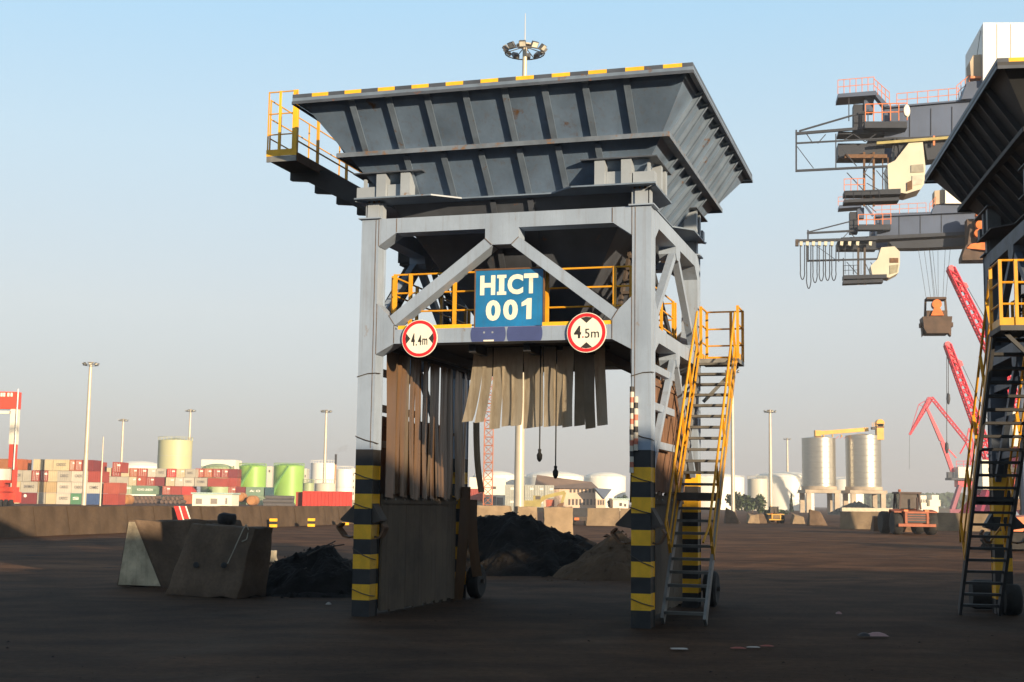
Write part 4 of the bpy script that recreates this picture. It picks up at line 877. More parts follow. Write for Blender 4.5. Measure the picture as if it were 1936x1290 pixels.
WALLW = M('white rendered wall', (.74, .70, .58), .8, var=.06, scale=.3); WALLP = M('pink rendered wall', (.60, .44, .32), .85, var=.08, scale=.3)
GLASSD = M('dark window glass', (.10, .085, .075), .2); ROOFB = M('brown tiled roof', (.20, .13, .09), .85, var=.15, scale=.4); DOORG = M('grey roller door', (.24, .21, .18), .6)
ROOFT = M('pale green sheet roof', (.36, .48, .44), .6); ROOFN = M('slate blue roof', (.07, .10, .16), .5)
def pbuild(x0, x1, yt, Y, dep, name, label, mat, wins=(), roof=None, cat='building', win_mat=GLASSD, winname='window'):
    a = at(x0, yt, Y); b = at(x1, yt, Y); W = b.x - a.x; H = a.z; r = empty(name, (a.x, Y, 0), 0, label, cat); k = Y / FPX
    MB().box(0, W, 0, dep, 0, H).build('wall', mat, r)
    if roof: MB().box(-.3, W + .3, -.3, dep + .3, H + .005, H + .35).build('roof', roof, r)
    for (wx0, wx1, wy0, wy1, nm) in wins:
        p0, p1 = at(wx0, wy1, Y), at(wx1, wy0, Y)
        MB().box(p0.x - a.x, p1.x - a.x, -.05, .02, max(.02, p0.z), p1.z).build(nm, DOORG if 'door' in nm else win_mat, r)
        MB().box(p0.x - a.x - .08, p1.x - a.x + .08, -.12, -.051, p1.z + .01, p1.z + .1).build('lintel', mat, r)
    return r, W, H
pbuild(364, 439, 934, 310, 8, 'gate_building', 'small white building with two grey roller doors below red containers', WALLW, ((370, 382, 943, 953, 'roller_door'), (398, 411, 943, 953, 'roller_door'), (426, 430, 942, 953, 'door')), ROOFT)
pbuild(381, 446, 869, 620, 14, 'office_block', 'white block rising behind the olive green tank', WALLW, ((434, 438, 882, 886, 'window'), (441, 443, 881, 887, 'window')))
pbuild(664, 672, 886, 540, 14, 'office_block', 'narrow white block with a column of windows beside the striped leg', WALLW, tuple((666, 669, y, y + 5, 'window') for y in (895, 907, 919, 931)))
pbuild(505, 515, 882, 600, 8, 'office_block', 'narrow white block seen between the lime green tanks', TANKB, ((508, 511, 889, 893, 'window'),)); pbuild(570, 580, 886, 600, 8, 'office_block', 'narrow beige block right of the lime green tanks', TANKB, ((571, 574, 898, 903, 'window'), (576, 578, 898, 903, 'window')))
pbuild(888, 956, 903, 300, 20, 'warehouse', 'plain white warehouse behind the lattice tower', WALLW, ((931, 938, 920, 925, 'window'), (930, 938, 939, 955, 'door'), (939, 951, 941, 955, 'annex_door')), None)
# pink two storey building with hipped brown roof
Yp = 330; r, W, H = pbuild(1056, 1126, 924, Yp, 16, 'office_building', 'pink two storey building with rows of windows and a brown roof', WALLP,
    tuple((1077 + i * 7.2, 1081 + i * 7.2, 925.5, 931.5, 'window') for i in range(7)) + tuple((1074.5 + i * 6.9, 1078.5 + i * 6.9, 944, 955, 'window') for i in range(8)))
a = at(1012, 924, Yp).x - at(1056, 924, Yp).x; rz_ = at(1012, 908, Yp).z
MB().hexa([V(a, -.8, H + .05), V(W + .8, -.8, H + .05), V(W + .8, 16.8, H + .05), V(a, 16.8, H + .05), V(a + .5, 7, rz_ + 1.4), V(W - .5, 7.5, H + 1.8), V(W - .5, 8.5, H + 1.8), V(a + .5, 9, rz_ + 1.4)]).build('roof', ROOFB, r)
MB().box(a + .3, -.005, .1, 15, 0, H).build('wing_wall', WALLP, r)
r, W, H = pbuild(1127, 1145, 943, 325, 10, 'annex_building', 'small pink annex under a slate blue gable', WALLP, tuple((1130 + i * 4.6, 1133 + i * 4.6, 946, 955, 'window') for i in range(3)))
gA, gB, gC = at(1124, 923, 325), at(1157, 925, 325), at(1142, 944, 325)
MB().prism([(gA.x - at(1127, 943, 325).x, -.4, gA.z), (gB.x - at(1127, 943, 325).x, -.4, gB.z), (gC.x - at(1127, 943, 325).x, -.4, gC.z)], (0, 6, 0)).build('gable_roof', ROOFN, r)
pbuild(1159, 1188, 945, 330, 10, 'site_cabin', 'small white cabin with a pale green roof near the right leg', WALLW, ((1171, 1176, 951, 957, 'window'), (1180, 1184, 953, 958, 'window')), ROOFT)
# chimney with a wisp of smoke
ca, cb = at(633, 935, 400), at(633, 859, 400); ck = empty('chimney_pipe', (ca.x, 400, 0), 0, 'thin dark chimney pipe before the white tanks', 'chimney')
MB().tube((0, 0, 0), (0, 0, cb.z - 3), .32, .26, 10).build('flue', M('orange rust flue', (.42, .24, .12), .7), ck, True); MB().tube((0, 0, cb.z - 3.02), (0, 0, cb.z), .34, .34, 10).build('flue_tip', DARK, ck, True)
sm = bpy.data.materials.new('thin grey smoke'); sm.use_nodes = True; t_ = sm.node_tree; t_.nodes.remove(t_.nodes['Principled BSDF'])
pv_ = t_.nodes.new('ShaderNodeVolumePrincipled'); pv_.inputs['Density'].default_value = .10; pv_.inputs['Color'].default_value = (.45, .42, .42, 1); t_.links.new(pv_.outputs[0], t_.nodes['Material Output'].inputs['Volume'])
smk = MB(); pts = [(at(633 + dx, 858 - dy, 400) - V(ca.x, 0, 0)) for dx, dy in ((0, 0), (2, 4), (6, 7), (11, 8), (17, 9), (24, 12))]
prof = [.3, .6, .8, .9, 1.0, 1.0]; n = 8; vs = []
for p_, r_ in zip(pts, prof): vs += [(p_.x, p_.y + r_ * cos(2 * pi * i / n), p_.z + r_ * sin(2 * pi * i / n)) for i in range(n)]
smk.add(vs, [(j * n + i, j * n + (i + 1) % n, (j + 1) * n + (i + 1) % n, (j + 1) * n + i) for j in range(5) for i in range(n)] + [tuple(range(n))[::-1], tuple(range(5 * n, 6 * n))])
tag(smk.build('smoke', sm, None, False, (ca.x, 0, 0)), 'thin wisp of grey smoke drifting from the chimney pipe', 'smoke', None, 'stuff')

# ------------------------------------------------------------------ containers
CC = {'cream': (.60, .50, .31), 'tan': (.52, .37, .19), 'grey': (.46, .42, .34), 'white': (.62, .56, .46), 'red': (.38, .055, .035), 'orange': (.48, .13, .045), 'maroon': (.22, .028, .03),
      'bright red': (.58, .05, .035), 'green': (.10, .26, .14), 'pale green': (.36, .44, .28), 'blue': (.05, .10, .24), 'teal': (.035, .10, .12), 'sage green': (.20, .30, .20), 'brick red': (.44, .09, .05), 'pale grey': (.42, .43, .38), 'rust': (.36, .14, .05)}
CM = {k: M(k + ' container paint', tuple(c * .80 for c in v), .55, var=.12, scale=.35, dirt=.12, dirtcol=tuple(c * .48 for c in v)) for k, v in CC.items()}
LETD = M('dark container lettering', (.12, .11, .11), .6); LETW = M('white container lettering', (.78, .76, .66), .6)
cmesh = {}
def container_mesh(w_, h_, d_, col):
    k = (round(w_, 1), round(h_, 1), round(d_, 1), col)
    if k in cmesh: return cmesh[k]
    mb = MB(); n = max(5, int(w_ / .45)); dp = .06
    mb.box(0, w_, dp, d_, .0, h_)
    for i in range(n): x = w_ * (i + .25) / n; mb.box(x, x + w_ / n * .5, .002, dp - .001, .16, h_ - .12)
    for x0, x1, z0, z1 in ((0, .12, 0, h_), (w_ - .12, w_, 0, h_), (.121, w_ - .121, 0, .15), (.121, w_ - .121, h_ - .11, h_)): mb.box(x0, x1, -.01, dp - .002, z0, z1)
    n2 = int(d_ / .6)
    for s in (0, 1):
        for i in range(n2): y = d_ * (i + .25) / n2; mb.box(*((-.04, -.001) if s == 0 else (w_ + .001, w_ + .04)), y, y + .3, .15, h_ - .1)
    cmesh[k] = mb.mesh('container', CM[col]); return cmesh[k]
def container(x0, x1, z0, h_, Y, col, label, group, text=None, tcol=None, d_=6.):
    k = Y / FPX; a = at(x0, 940, Y).x; w_ = (x1 - x0) * k - .06
    me = container_mesh(w_, h_, d_, col); o = tag(use('container', me, None, (a, Y + random.uniform(-.12, .12), z0)), label, 'container', group)
    if text == 'logo':
        MB().lathe([(0, 0), (.35, 0), (.35, -.012), (0, -.012)], 12, (w_ * .3, -.02, h_ * .72), axis='y').build('logo', LETW, o)
    elif text == 'doors':
        for i in range(4): MB().tube((w_ * (.2 + .2 * i), -.04, .2), (w_ * (.2 + .2 * i), -.04, h_ - .2), .03, n=5).build('lock_rod', LETW, o)
        MB().box(w_ * .55, w_ * .9, -.022, -.012, h_ * .62, h_ * .78).build('marking', LETW, o)
    elif text:
        me2 = glyph_cache(text, w_ * .62, h_ * .26, .03, tcol); use('lettering', me2, o, (w_ * .2, -.035, h_ * .42))
    return o
gc = {}
def glyph_cache(t, w_, h_, off, mat):
    k = (t, round(w_, 1), round(h_, 1), mat.name)
    if k not in gc: me = glyph_mesh(t, w_, h_, off); me.materials.clear(); me.materials.append(mat); gc[k] = me
    return gc[k]
ORD = ['first', 'second', 'third', 'fourth', 'fifth', 'sixth', 'seventh', 'eighth', 'ninth', 'tenth', 'eleventh', 'twelfth', 'thirteenth', 'fourteenth']
ROWN = {3: 'top row', 2: 'second row', 1: 'third row', 0: 'bottom row'}
def stack(rows, Y, hh, where, group):
    for lev, row in rows.items():
        for i, it in enumerate(row):
            x0, x1, col = it[:3]; tx = it[3] if len(it) > 3 else None; tc = LETW if len(it) > 4 else LETD
            d = ' with lettering' if tx and tx not in ('doors', 'logo') else ' with logo' if tx == 'logo' else ' with doors' if tx == 'doors' else ''
            container(x0, x1, lev * hh, hh - .06, Y, col, f'{col} container{d}, {ORD[i]} in {ROWN[lev]} of {where}', group, tx, tc)
TX = 'CADCC'
f = .1240
def q(*a): return [(x0 * f, x1 * f, *r) for x0, x1, *r in a]
stack({3: q((-120, 105, 'rust'), (225, 315, 'orange'), (482, 625, 'cream'), (640, 783, 'cream'), (787, 1030, 'cream', TX), (1038, 1118, 'orange', 'doors'), (1122, 1228, 'brick red', 'doors'), (1232, 1400, 'maroon')),
       2: q((-120, 210, 'white'), (215, 325, 'grey', 'CSK'), (330, 456, 'grey'), (466, 590, 'red', 'doors'), (593, 716, 'red', 'doors'), (720, 858, 'cream'), (862, 1068, 'grey', TX), (1072, 1325, 'white', TX), (1330, 1535, 'red')),
       1: q((-120, 100, 'red'), (105, 210, 'white'), (213, 302, 'cream'), (306, 562, 'grey', 'SANMAO'), (576, 690, 'tan'), (700, 852, 'tan'), (860, 1076, 'white', TX), (1082, 1306, 'white', TX), (1312, 1532, 'white', 'CAMEC'), (1572, 1815, 'brick red')),
       0: q((-120, 110, 'bright red'), (115, 300, 'cream'), (308, 562, 'maroon', 'logo'), (570, 690, 'grey'), (700, 852, 'cream'), (858, 1068, 'white', TX), (1074, 1236, 'green', 'S', 1), (1320, 1520, 'blue'), (1570, 1800, 'red'))},
      302, 2.47, 'the left stack', 'containers in the left stack')
stack({3: q((1330, 1490, 'red'), (1690, 1826, 'red', 'doors'))}, 309, 2.42, 'the rear left stack', 'containers in the left stack')
o_ = 200
def q2(*a): return [(o_ + x0 * f, o_ + x1 * f, *r) for x0, x1, *r in a]
stack({3: q2((-60, 60, 'cream'), (75, 206, 'red', 'doors'), (215, 338, 'cream'), (345, 466, 'orange', 'doors'), (470, 615, 'brick red', 'doors'), (626, 745, 'white', 'doors'), (750, 900, 'grey', TX), (918, 1054, 'bright red', 'doors'), (1060, 1190, 'cream', 'doors'), (1196, 1342, 'grey', TX)),
       2: q2((20, 150, 'grey'), (150, 335, 'grey'), (340, 455, 'cream', 'doors'), (462, 600, 'brick red', 'logo'), (606, 735, 'red', 'doors'), (738, 876, 'maroon'), (905, 1040, 'cream', 'doors'), (1050, 1168, 'white', 'doors'), (1175, 1334, 'white', TX), (1345, 1536, 'grey', 'CAMA'), (1545, 1840, 'red')),
       1: q2((30, 200, 'red'), (210, 395, 'pale green', 'doors'), (398, 780, 'sage green', 'KOYO UNION', 1), (860, 985, 'brick red', 'doors'), (990, 1155, 'red'), (1160, 1312, 'bright red')),
       0: q2((1178, 1312, 'orange'))}, 400, 2.56, 'the stack below the cream tank', 'containers below the cream tank')
stack({3: [(367.5, 383.5, 'brick red', 'doors'), (384.5, 399.5, 'orange', 'doors'), (400.5, 415.5, 'red', 'doors'), (416.5, 430, 'red', 'doors'), (430.5, 447.5, 'maroon')],
       2: [(430, 447, 'red')],
       1: [(431, 445.5, 'brick red', 'doors'), (446, 463.5, 'maroon'), (464.5, 498, 'sage green', 'A: O', 1), (500.5, 511.5, 'teal')],
       0: [(466, 498, 'pale green')]}, 404, 2.62, 'the stack by the green tanks', 'containers before the green tanks')
container(406, 437, 934 and at(406, 934, 322).z - 1.4, 1.3, 322, 'blue', 'dark blue container roof showing above the white gate building', 'containers before the green tanks')
Yb = 180; ob = container(572, 661, .05, at(600, 929, Yb).z - .05, Yb, 'bright red', 'big bright red container lying alone left of the striped leg', 'lone containers', None, None, 3.)
ob2 = container(559.5, 571.8, .05, at(600, 930, Yb).z - .1, Yb + 1.0, 'brick red', 'dull red container end beside the big bright red container', 'lone containers', None, None, 2.)
container(662, 670.5, .0, at(662, 945, 200).z, 200, 'grey', 'grey cabinet between the big red container and the striped leg', 'lone containers', None, None, 2.)
# block of pale containers seen under the hopper
gx = [955, 975.5, 992, 1010, 1029]
for j in range(2):
    for i in range(4 + (j == 1)):
        x0 = 955 + i * 18.6; container(x0, x0 + 18, (j) * 2.75, 2.7, 285, 'pale grey', f'pale grey container, {ORD[i]} from the left in the {"upper" if j else "lower"} row behind the excavator', 'pale containers behind the excavator', 'doors')
container(886, 915, 2.1, 2.5, 296, 'red', 'red container end beside the plastic strip of the rear left leg', 'lone containers')
# pipes and rusty drums in front of the stacks
def pipes(x0, x1, y0, y1, Y, mat, label, across=True):
    a, b = at(x0, y0, Y), at(x1, y0, Y); W = b.x - a.x; z1 = a.z; r = max(.5, z1 / 4); root = empty('pipe_stack', (a.x, Y, 0), 0, label, 'pipe stack'); n = max(2, int(W / (2 * r)))
    for j in range(2):
        for i in range(n - j): MB().lathe([(r * .78, .3), (r * .8, 0), (r, 0), (r, 5.5)], 14, (r + W / n * i + r * j, 0, r + j * r * 1.75), axis='y').build('pipe', mat, root, True)
    return root
PIPE = M('brown rusty pipe', (.13, .08, .055), .8, var=.3, scale=.5)
pipes(200, 222, 935, 952, 392, PIPE, 'brown pipe stack at the left end, under the red container'); pipes(246, 300, 936, 952, 392, PIPE, 'brown pipe stack under the sage green lettered container'); pipes(303, 345, 937, 952, 390, PIPE, 'brown pipe stack just left of the white gate building')
DRO = M('orange rust tank', (.36, .16, .05), .7, var=.3, scale=.4)
for x0, x1, y0, lab in ((224, 244, 935, 'orange brown drum under the pale green container'), (443, 461, 931, 'orange rust tank end at the left before the green tanks'), (465, 484, 937, 'orange rust tank end below the sage green container')):
    a, b = at(x0, y0, 330), at(x1, y0, 330); R = (b.x - a.x) / 2; tag(MB().lathe([(0.01, -.25), (R * .8, -.2), (R, .2), (R, 5), (.01, 5.2)], 20, axis='y').build('drum_tank', DRO, None, True, (a.x + R, 330, max(R * .8, a.z - R))), lab, 'tank')
a, b = at(497, 938, 300), at(558, 938, 300); pr_ = empty('pipe_stack', (a.x, 300, 0), 0, 'dark grey pipes lying lengthwise below the right lime green tank', 'pipe stack')
for i, (y_, z_) in enumerate(((0, .5), (.9, .5), (.45, 1.3), (1.35, 1.3), (.9, 2.1))): MB().tube((random.uniform(0, .6), y_, z_), (b.x - a.x - random.uniform(0, .6), y_, z_), .45, n=12).build('pipe', M('dark grey pipe', (.09, .08, .075), .7), pr_, True)

# ------------------------------------------------------------------ lattice tower, vehicles, trees
LATR = M('faded red lattice paint', (.42, .15, .08), .6); 
la, lb = at(922, 955, 130), at(922, 700, 130); lt = empty('lattice_tower', (la.x, 130, 0), 0, 'thin red and white lattice tower left of the light mast', 'tower'); hw = .42; nsec = 9; Ht = lb.z
for s in range(nsec):
    z0, z1 = Ht * s / nsec, Ht * (s + 1) / nsec; mb = MB(); P = [(-hw, -hw), (hw, -hw), (hw, hw), (-hw, hw)]
    for i in range(4):
        x, y = P[i]; x2, y2 = P[(i + 1) % 4]; mb.tube((x, y, z0), (x, y, z1), .05, n=5)
        for k in range(2):
            za, zb = z0 + (z1 - z0) * k / 2, z0 + (z1 - z0) * (k + 1) / 2; mb.tube((x, y, za), (x2, y2, zb), .03, n=4); mb.tube((x, y, zb), (x2, y2, zb), .03, n=4)
    mb.build('lattice_section', LATR, lt)
EXY = M('olive yellow machine paint', (.30, .24, .07), .55, var=.2, scale=.8); EXO = M('orange machine paint', (.62, .15, .04), .5, var=.2, scale=1)
EXR = M('rusty red machine paint', (.36, .085, .045), .6, var=.3, scale=1)
def excavator(Y, P, mat, label, cabpx, sc=1.):
    k = lambda x, y: at(x, y, Y); r = empty('excavator', (k(*P[0]).x, Y, 0), 0, label, 'excavator'); o = r.location.copy()
    w3 = [k(*p_) - V(o.x, Y, 0) for p_ in P]
    for a, b, wd, ht in ((0, 1, .55, .8), (1, 2, .5, .65)): MB().bar(w3[a], w3[b], wd * sc, ht * sc).build('boom', mat, r)
    MB().bar(w3[2], w3[3], .4 * sc, .5 * sc).build('stick', mat, r)
    bq = w3[3]; MB().pxz([(bq.x - .5, bq.z), (bq.x + .4, bq.z + .2), (bq.x + .2, bq.z - .9), (bq.x - .5, bq.z - 1.0), (bq.x - .9, bq.z - .5)], -.6, .6).build('bucket', RUST, r)
    c = w3[0]; MB().box(c.x - 2.2, c.x + 1.0, -1.3, 1.3, 1.05, 2.2).build('body', mat, r); MB().box(c.x - .4, c.x + .9, -1.25, 0, 2.21, 3.1).build('cab', mat, r); MB().box(c.x + .0, c.x + .92, -1.27, -.2, 2.4, 3.0).build('cab_window', GLASSD, r)
    for s in (-1, 1): MB().pxz([(c.x - 1.9, .15), (c.x + 1.5, .15), (c.x + 1.9, .5), (c.x + 1.5, .95), (c.x - 1.9, .95), (c.x - 2.3, .5)], s * 1.1 - .3, s * 1.1 + .3).build('track', TYRE, r)
    return r
excavator(250, [(1012, 955), (1030, 940), (1068, 931), (1062, 952)], EXY, 'olive yellow excavator with bent boom before the pink building', None)
cblk = pbuild(1033, 1048, 945, 252, 2, 'scrap_skip', 'rusty red skip below the excavator boom', EXR, (), None, 'skip')
def wheel_part(r, x, y, z, rad, wd, par=None):
    w_ = MB().lathe([(rad * .5, -wd / 2), (rad * .9, -wd / 2), (rad, -wd * .3), (rad, wd * .3), (rad * .9, wd / 2), (rad * .5, wd / 2)], 18, (x, y, z), axis='x').build('wheel', TYRE, r, True)
    MB().lathe([(0.01, -wd * .42), (rad * .48, -wd * .40), (rad * .48, wd * .40), (.01, wd * .42)], 12, (x, y, z), axis='x').build('hub', EXR, w_, True); return w_
def loader(px, py, W, mat, label, cabmat=DARK, h_=2.8):
    g = gz(px, py); r = empty('wheel_loader', g, 0, label, 'wheel loader'); s = W / 3.2
    for x in (-1.15, 1.15):
        for y in (.9, 3.8): wheel_part(r, x * s, y * s, .78 * s, .78 * s, .62 * s)
    MB().hexa([V(-.95, .3, .75) * s, V(.95, .3, .75) * s, V(.95, 3.0, .75) * s, V(-.95, 3.0, .75) * s, V(-.8, .2, 1.55) * s, V(.8, .2, 1.55) * s, V(.75, 2.8, 1.75) * s, V(-.75, 2.8, 1.75) * s]).build('engine_body', mat, r)
    MB().box(-.62 * s, .62 * s, .12 * s, .24 * s, .82 * s, 1.42 * s).build('radiator_grille', DARK, r)
    for x in (-.80, .64): MB().box(x * s, (x + .16) * s, .06 * s, .24 * s, .76 * s, 1.56 * s).build('rear_frame', mat, r)
    MB().box(-.64 * s, .64 * s, .06 * s, .24 * s, 1.43 * s, 1.56 * s).build('rear_frame', mat, r)
    for z in (.98, 1.14, 1.3): MB().box(-.62 * s, .62 * s, .09 * s, .118 * s, (z - .02) * s, (z + .02) * s).build('grille_bar', mat, r)
    for x in (-1.15, 1.15): MB().pyz([(.3 * s, 1.56 * s), (1.5 * s, 1.70 * s), (1.75 * s, 1.45 * s), (1.68 * s, 1.40 * s), (1.45 * s, 1.62 * s), (.3 * s, 1.48 * s)], (x - .3) * s, (x + .3) * s).build('mudguard', mat, r)
    MB().box(-1.25 * s, 1.25 * s, .0, .25 * s, .55 * s, .74 * s).build('bumper', mat, r)
    cb = MB()
    for x in (-.72, .72):
        for y in (1.6, 3.0): cb.bar(V(x, y, 1.7) * s, V(x * .88, y, 2.75) * s, .11 * s, .11 * s)
    cb.box(-.78 * s, .78 * s, 1.5 * s, 3.1 * s, 2.75 * s, 2.87 * s); cb.build('cab_frame', cabmat, r)
    MB().box(-.62 * s, .62 * s, 1.66 * s, 2.95 * s, 1.76 * s, 2.74 * s).build('cab_glass', GLASSD, r)
    MB().tube(V(.35, 1.1, 1.6) * s, V(.35, 1.1, 2.5) * s, .07 * s).build('exhaust', cabmat, r); MB().tube(V(-.5, 2.3, 2.87) * s, V(-.5, 2.3, 3.05) * s, .1 * s).build('beacon', mat, r)
    for x in (-.5, .5): MB().bar(V(x, 3.6, 1.3) * s, V(x, 5.6, .6) * s, .22 * s, .3 * s).build('lift_arm', mat, r)
    MB().pyz([(5.4 * s, .1), (6.4 * s, .1), (6.2 * s, .3 * s), (5.6 * s, 1.2 * s), (5.3 * s, 1.1 * s)], -1.5 * s, 1.5 * s).build('bucket', RUST, r)
    for x in (-.7, .7): MB().box((x - .14) * s, (x + .14) * s, .14 * s, .185 * s, 1.56 * s, 1.68 * s).build('tail_lamp', EXO, r)
    return r
loader(1735, 1012, 3.35, M('dull orange red machine paint', (.30, .075, .028), .6, var=.3, scale=1.5), 'orange red wheel loader with a dark cab seen from behind', M('dark red cab steel', (.05, .025, .02), .6))
loader(1468, 990, 2.0, CONV, 'small yellow wheel loader in the distance left of the silos')
# truck under the far wall
g = gz(1097, 994); tr = empty('trailer', g, 0, 'low dark trailer standing between the concrete block and the sunlit wall', 'trailer')
MB().box(-.62, .62, .2, 3, .75, 1.48).build('cargo_box', DARK, tr); MB().box(-.58, .58, 0, .18, .42, .72).build('tail_frame', SOOT, tr); MB().box(-.5, -.1, -.06, -.001, .45, .66).build('orange_plate', EXO, tr)
for x in (-.45, .45): wheel_part(tr, x, .7, .28, .28, .22)
LEAF = M('dark green leaves', (.055, .085, .03), .7, var=.5, scale=1.2); LEAFD = M('deep green leaves', (.035, .06, .03), .7, var=.5, scale=1); BARK = M('brown bark', (.10, .07, .05), .9)
def tree(px0, px1, pyt, Y, label, conic=False, n=900, mat=LEAF):
    a, b, t = at(px0, pyt, Y), at(px1, pyt, Y), at((px0 + px1) / 2, pyt, Y); R = (b.x - a.x) / 2; H = t.z; r = empty('tree', ((a.x + b.x) / 2, Y, 0), 0, label, 'tree')
    tk = MB(); tk.tube((0, 0, 0), (0, 0, H * .55), max(.15, H * .035), max(.08, H * .02), 8)
    for i in range(5): an = i * 1.26; tk.tube((0, 0, H * .3), (R * .5 * cos(an), R * .5 * sin(an), H * .65), H * .015, H * .008, 5)
    tk.build('trunk', BARK, r); mb = MB(); rnd = random.Random(int(px0)); ls = max(.25, R * .11)
    lobes = [(rnd.uniform(-.6, .6) * R, rnd.uniform(-.6, .6) * R, H * rnd.uniform(.35, .75), R * rnd.uniform(.32, .55)) for _ in range(11)]
    for i in range(n):
        if conic: z = rnd.random(); rr = R * (1 - z) ** .8 * rnd.random() ** .5; an = rnd.random() * 6.28; c = V(rr * cos(an), rr * sin(an), H * (.08 + .92 * z))
        else:
            lx, ly, lz, lr = rnd.choice(lobes); d = V(rnd.gauss(0, 1), rnd.gauss(0, 1), rnd.gauss(0, 1)).normalized() * lr * rnd.uniform(.6, 1.05); c = V(lx, ly, lz) + d
            c.z = min(c.z, H); c.z = max(c.z, H * .08)
        u = V(rnd.gauss(0, 1), rnd.gauss(0, 1), rnd.gauss(0, 1)).normalized(); w_ = u.cross(V(.3, .2, 1)).normalized(); s = ls * rnd.uniform(.6, 1.2)
        mb.add([c - u * s - w_ * s * .5, c + u * s - w_ * s * .5, c + u * s * .8 + w_ * s * .6, c - u * s * .8 + w_ * s * .6], [(0, 1, 2, 3)])
    mb.build('crown', mat, r); return r
tree(1367, 1412, 930, 330, 'rounded dark green tree beside the foot of the light mast', n=1500); tree(1398, 1447, 934, 345, 'wider dark green tree right of the light mast foot', n=1500)
tree(1492, 1500, 934, 350, 'narrow conical tree before the white tank', True, 500, LEAFD)
tree(1430, 1446, 958, 300, 'low green bush under the dark trees', n=500); tree(1440, 1490, 966, 300, 'low wide bush strip left of the yellow loader', n=600)
tree(1148, 1164, 939, 340, 'small tree between the slate gable and the white cabin', n=600); tree(1164, 1188, 932, 360, 'tree rising behind the white cabin', n=600)
tree(325, 376, 905, 640, 'dark bushes on the skyline right of the cream tank', n=500, mat=LEAFD)
# distant tree line and mound by the silos
mb = MB(); rnd = random.Random(3); xa = at(1585, 945, 900).x; xb = at(2150, 945, 900).x
for i in range(2600):
    x = rnd.uniform(xa, xb); f_ = (x - xa) / (xb - xa); top = 11 + 4 * mnoise.noise(Vector((x * .05, 0, 0))) - 3 * f_; z = top * rnd.random() ** .6; s = rnd.uniform(.8, 1.7); c = V(x, 900 + rnd.uniform(-8, 8), z); u = V(rnd.gauss(0, 1), rnd.gauss(0, .4), rnd.gauss(0, 1)).normalized(); w_ = u.cross(V(0, 1, .2)).normalized()
    mb.add([c - u * s - w_ * s, c + u * s - w_ * s, c + u * s + w_ * s, c - u * s + w_ * s], [(0, 1, 2, 3)])
tag(mb.build('far_treeline', LEAFD), 'far dark tree line on the horizon right of the silos', 'trees', None, 'stuff')
g = at(1640, 950, 300); heap('earth_mound', at(1650, 950, 300).x, 312, at(1708, 950, 300).x - at(1650, 950, 300).x, 10, 3.4, M('grey green earth', (.085, .075, .055), .95, var=.3, scale=.3), 'long low grey green mound before the right silo', 0, ((.3, 0, .6, -.5),), 40, .4)
tag(MB().box(at(1592, 960, 200).x, at(1712, 960, 200).x, 200, 201, 0, at(1600, 960, 200).z).build('low_wall', M('pale low wall', (.52, .45, .34), .8)), 'pale low wall running behind the concrete blocks below the silos', 'wall')
for i, (x, y0, y1, lab) in enumerate(((1386, 958, 990, 'brown concrete lump at the foot of the hidden light mast'), (1425, 968, 990, 'slanting brown concrete lump left of the yellow loader'), (1442, 972, 990, 'smaller brown concrete lump next to the yellow loader'), (1510, 968, 991, 'brown rubble lump right of the yellow loader'), (1548, 962, 994, 'grey rubble lump under the left silo'))):
    g = gz(x, y1); h_ = (y1 - y0) / FPX * g.y; w_ = h_ * (.9 if i != 0 else .75)
    block('concrete_block', [g + V(-w_ * .6, 0, 0), g + V(w_ * .6, 0, 0), g + V(w_ * .6, w_, 0), g + V(-w_ * .6, w_, 0), g + V(-w_ * (.55 - .25 * (i % 2)), .2, h_ * (.95 - .3 * (i % 2))), g + V(w_ * (.15 + .35 * (i % 2)), .2, h_ * (.6 + .2 * (i % 3))), g + V(w_ * .4, w_ * .8, h_ * .65), g + V(-w_ * .45, w_ * .8, h_ * .9)], (CONCD, CONCL)[i % 2], lab, bev=.06)
# white bulk of a ship far right
sp = at(1760, 960, 420); sh = empty('ship', (at(1738, 960, 420).x, 420, 0), 0, 'white superstructure of a ship right of the orange loader', 'ship'); k = 420 / FPX
for x0, x1, z0, z1 in ((0, 36, 0, 2.3), (2, 14, 2.31, 5.6), (20, 40, 2.31, 4.3), (24, 37, 4.31, 5.8)): MB().box(x0 * k, x1 * k, 0, 8, z0, z1).build('superstructure', WALLW, sh)
for i in range(3): MB().box((4 + i * 4) * k, (6 + i * 4) * k, -.06, -.001, 3.4, 4.4).build('window', GLASSD, sh)
MB().box(-.5, 12, 8.1, 20, 0, 1.8).build('hull', DARK, sh)
sp = empty('ship', (at(1898, 950, 330).x, 330, 0), 0, 'white and blue ship bulk seen past the dark staircase at the right edge', 'ship'); k = 330 / FPX
MB().box(0, 90 * k, 0, 10, 0, 4.5).build('hull', M('dull blue hull paint', (.10, .14, .22), .5), sp); MB().box(4 * k, 90 * k, 1, 9, 4.51, 9.5).build('superstructure', WALLW, sp)
for i in range(6): MB().box((8 + i * 9) * k, (13 + i * 9) * k, .9, .999, 6.2, 7.4).build('window', GLASSD, sp)
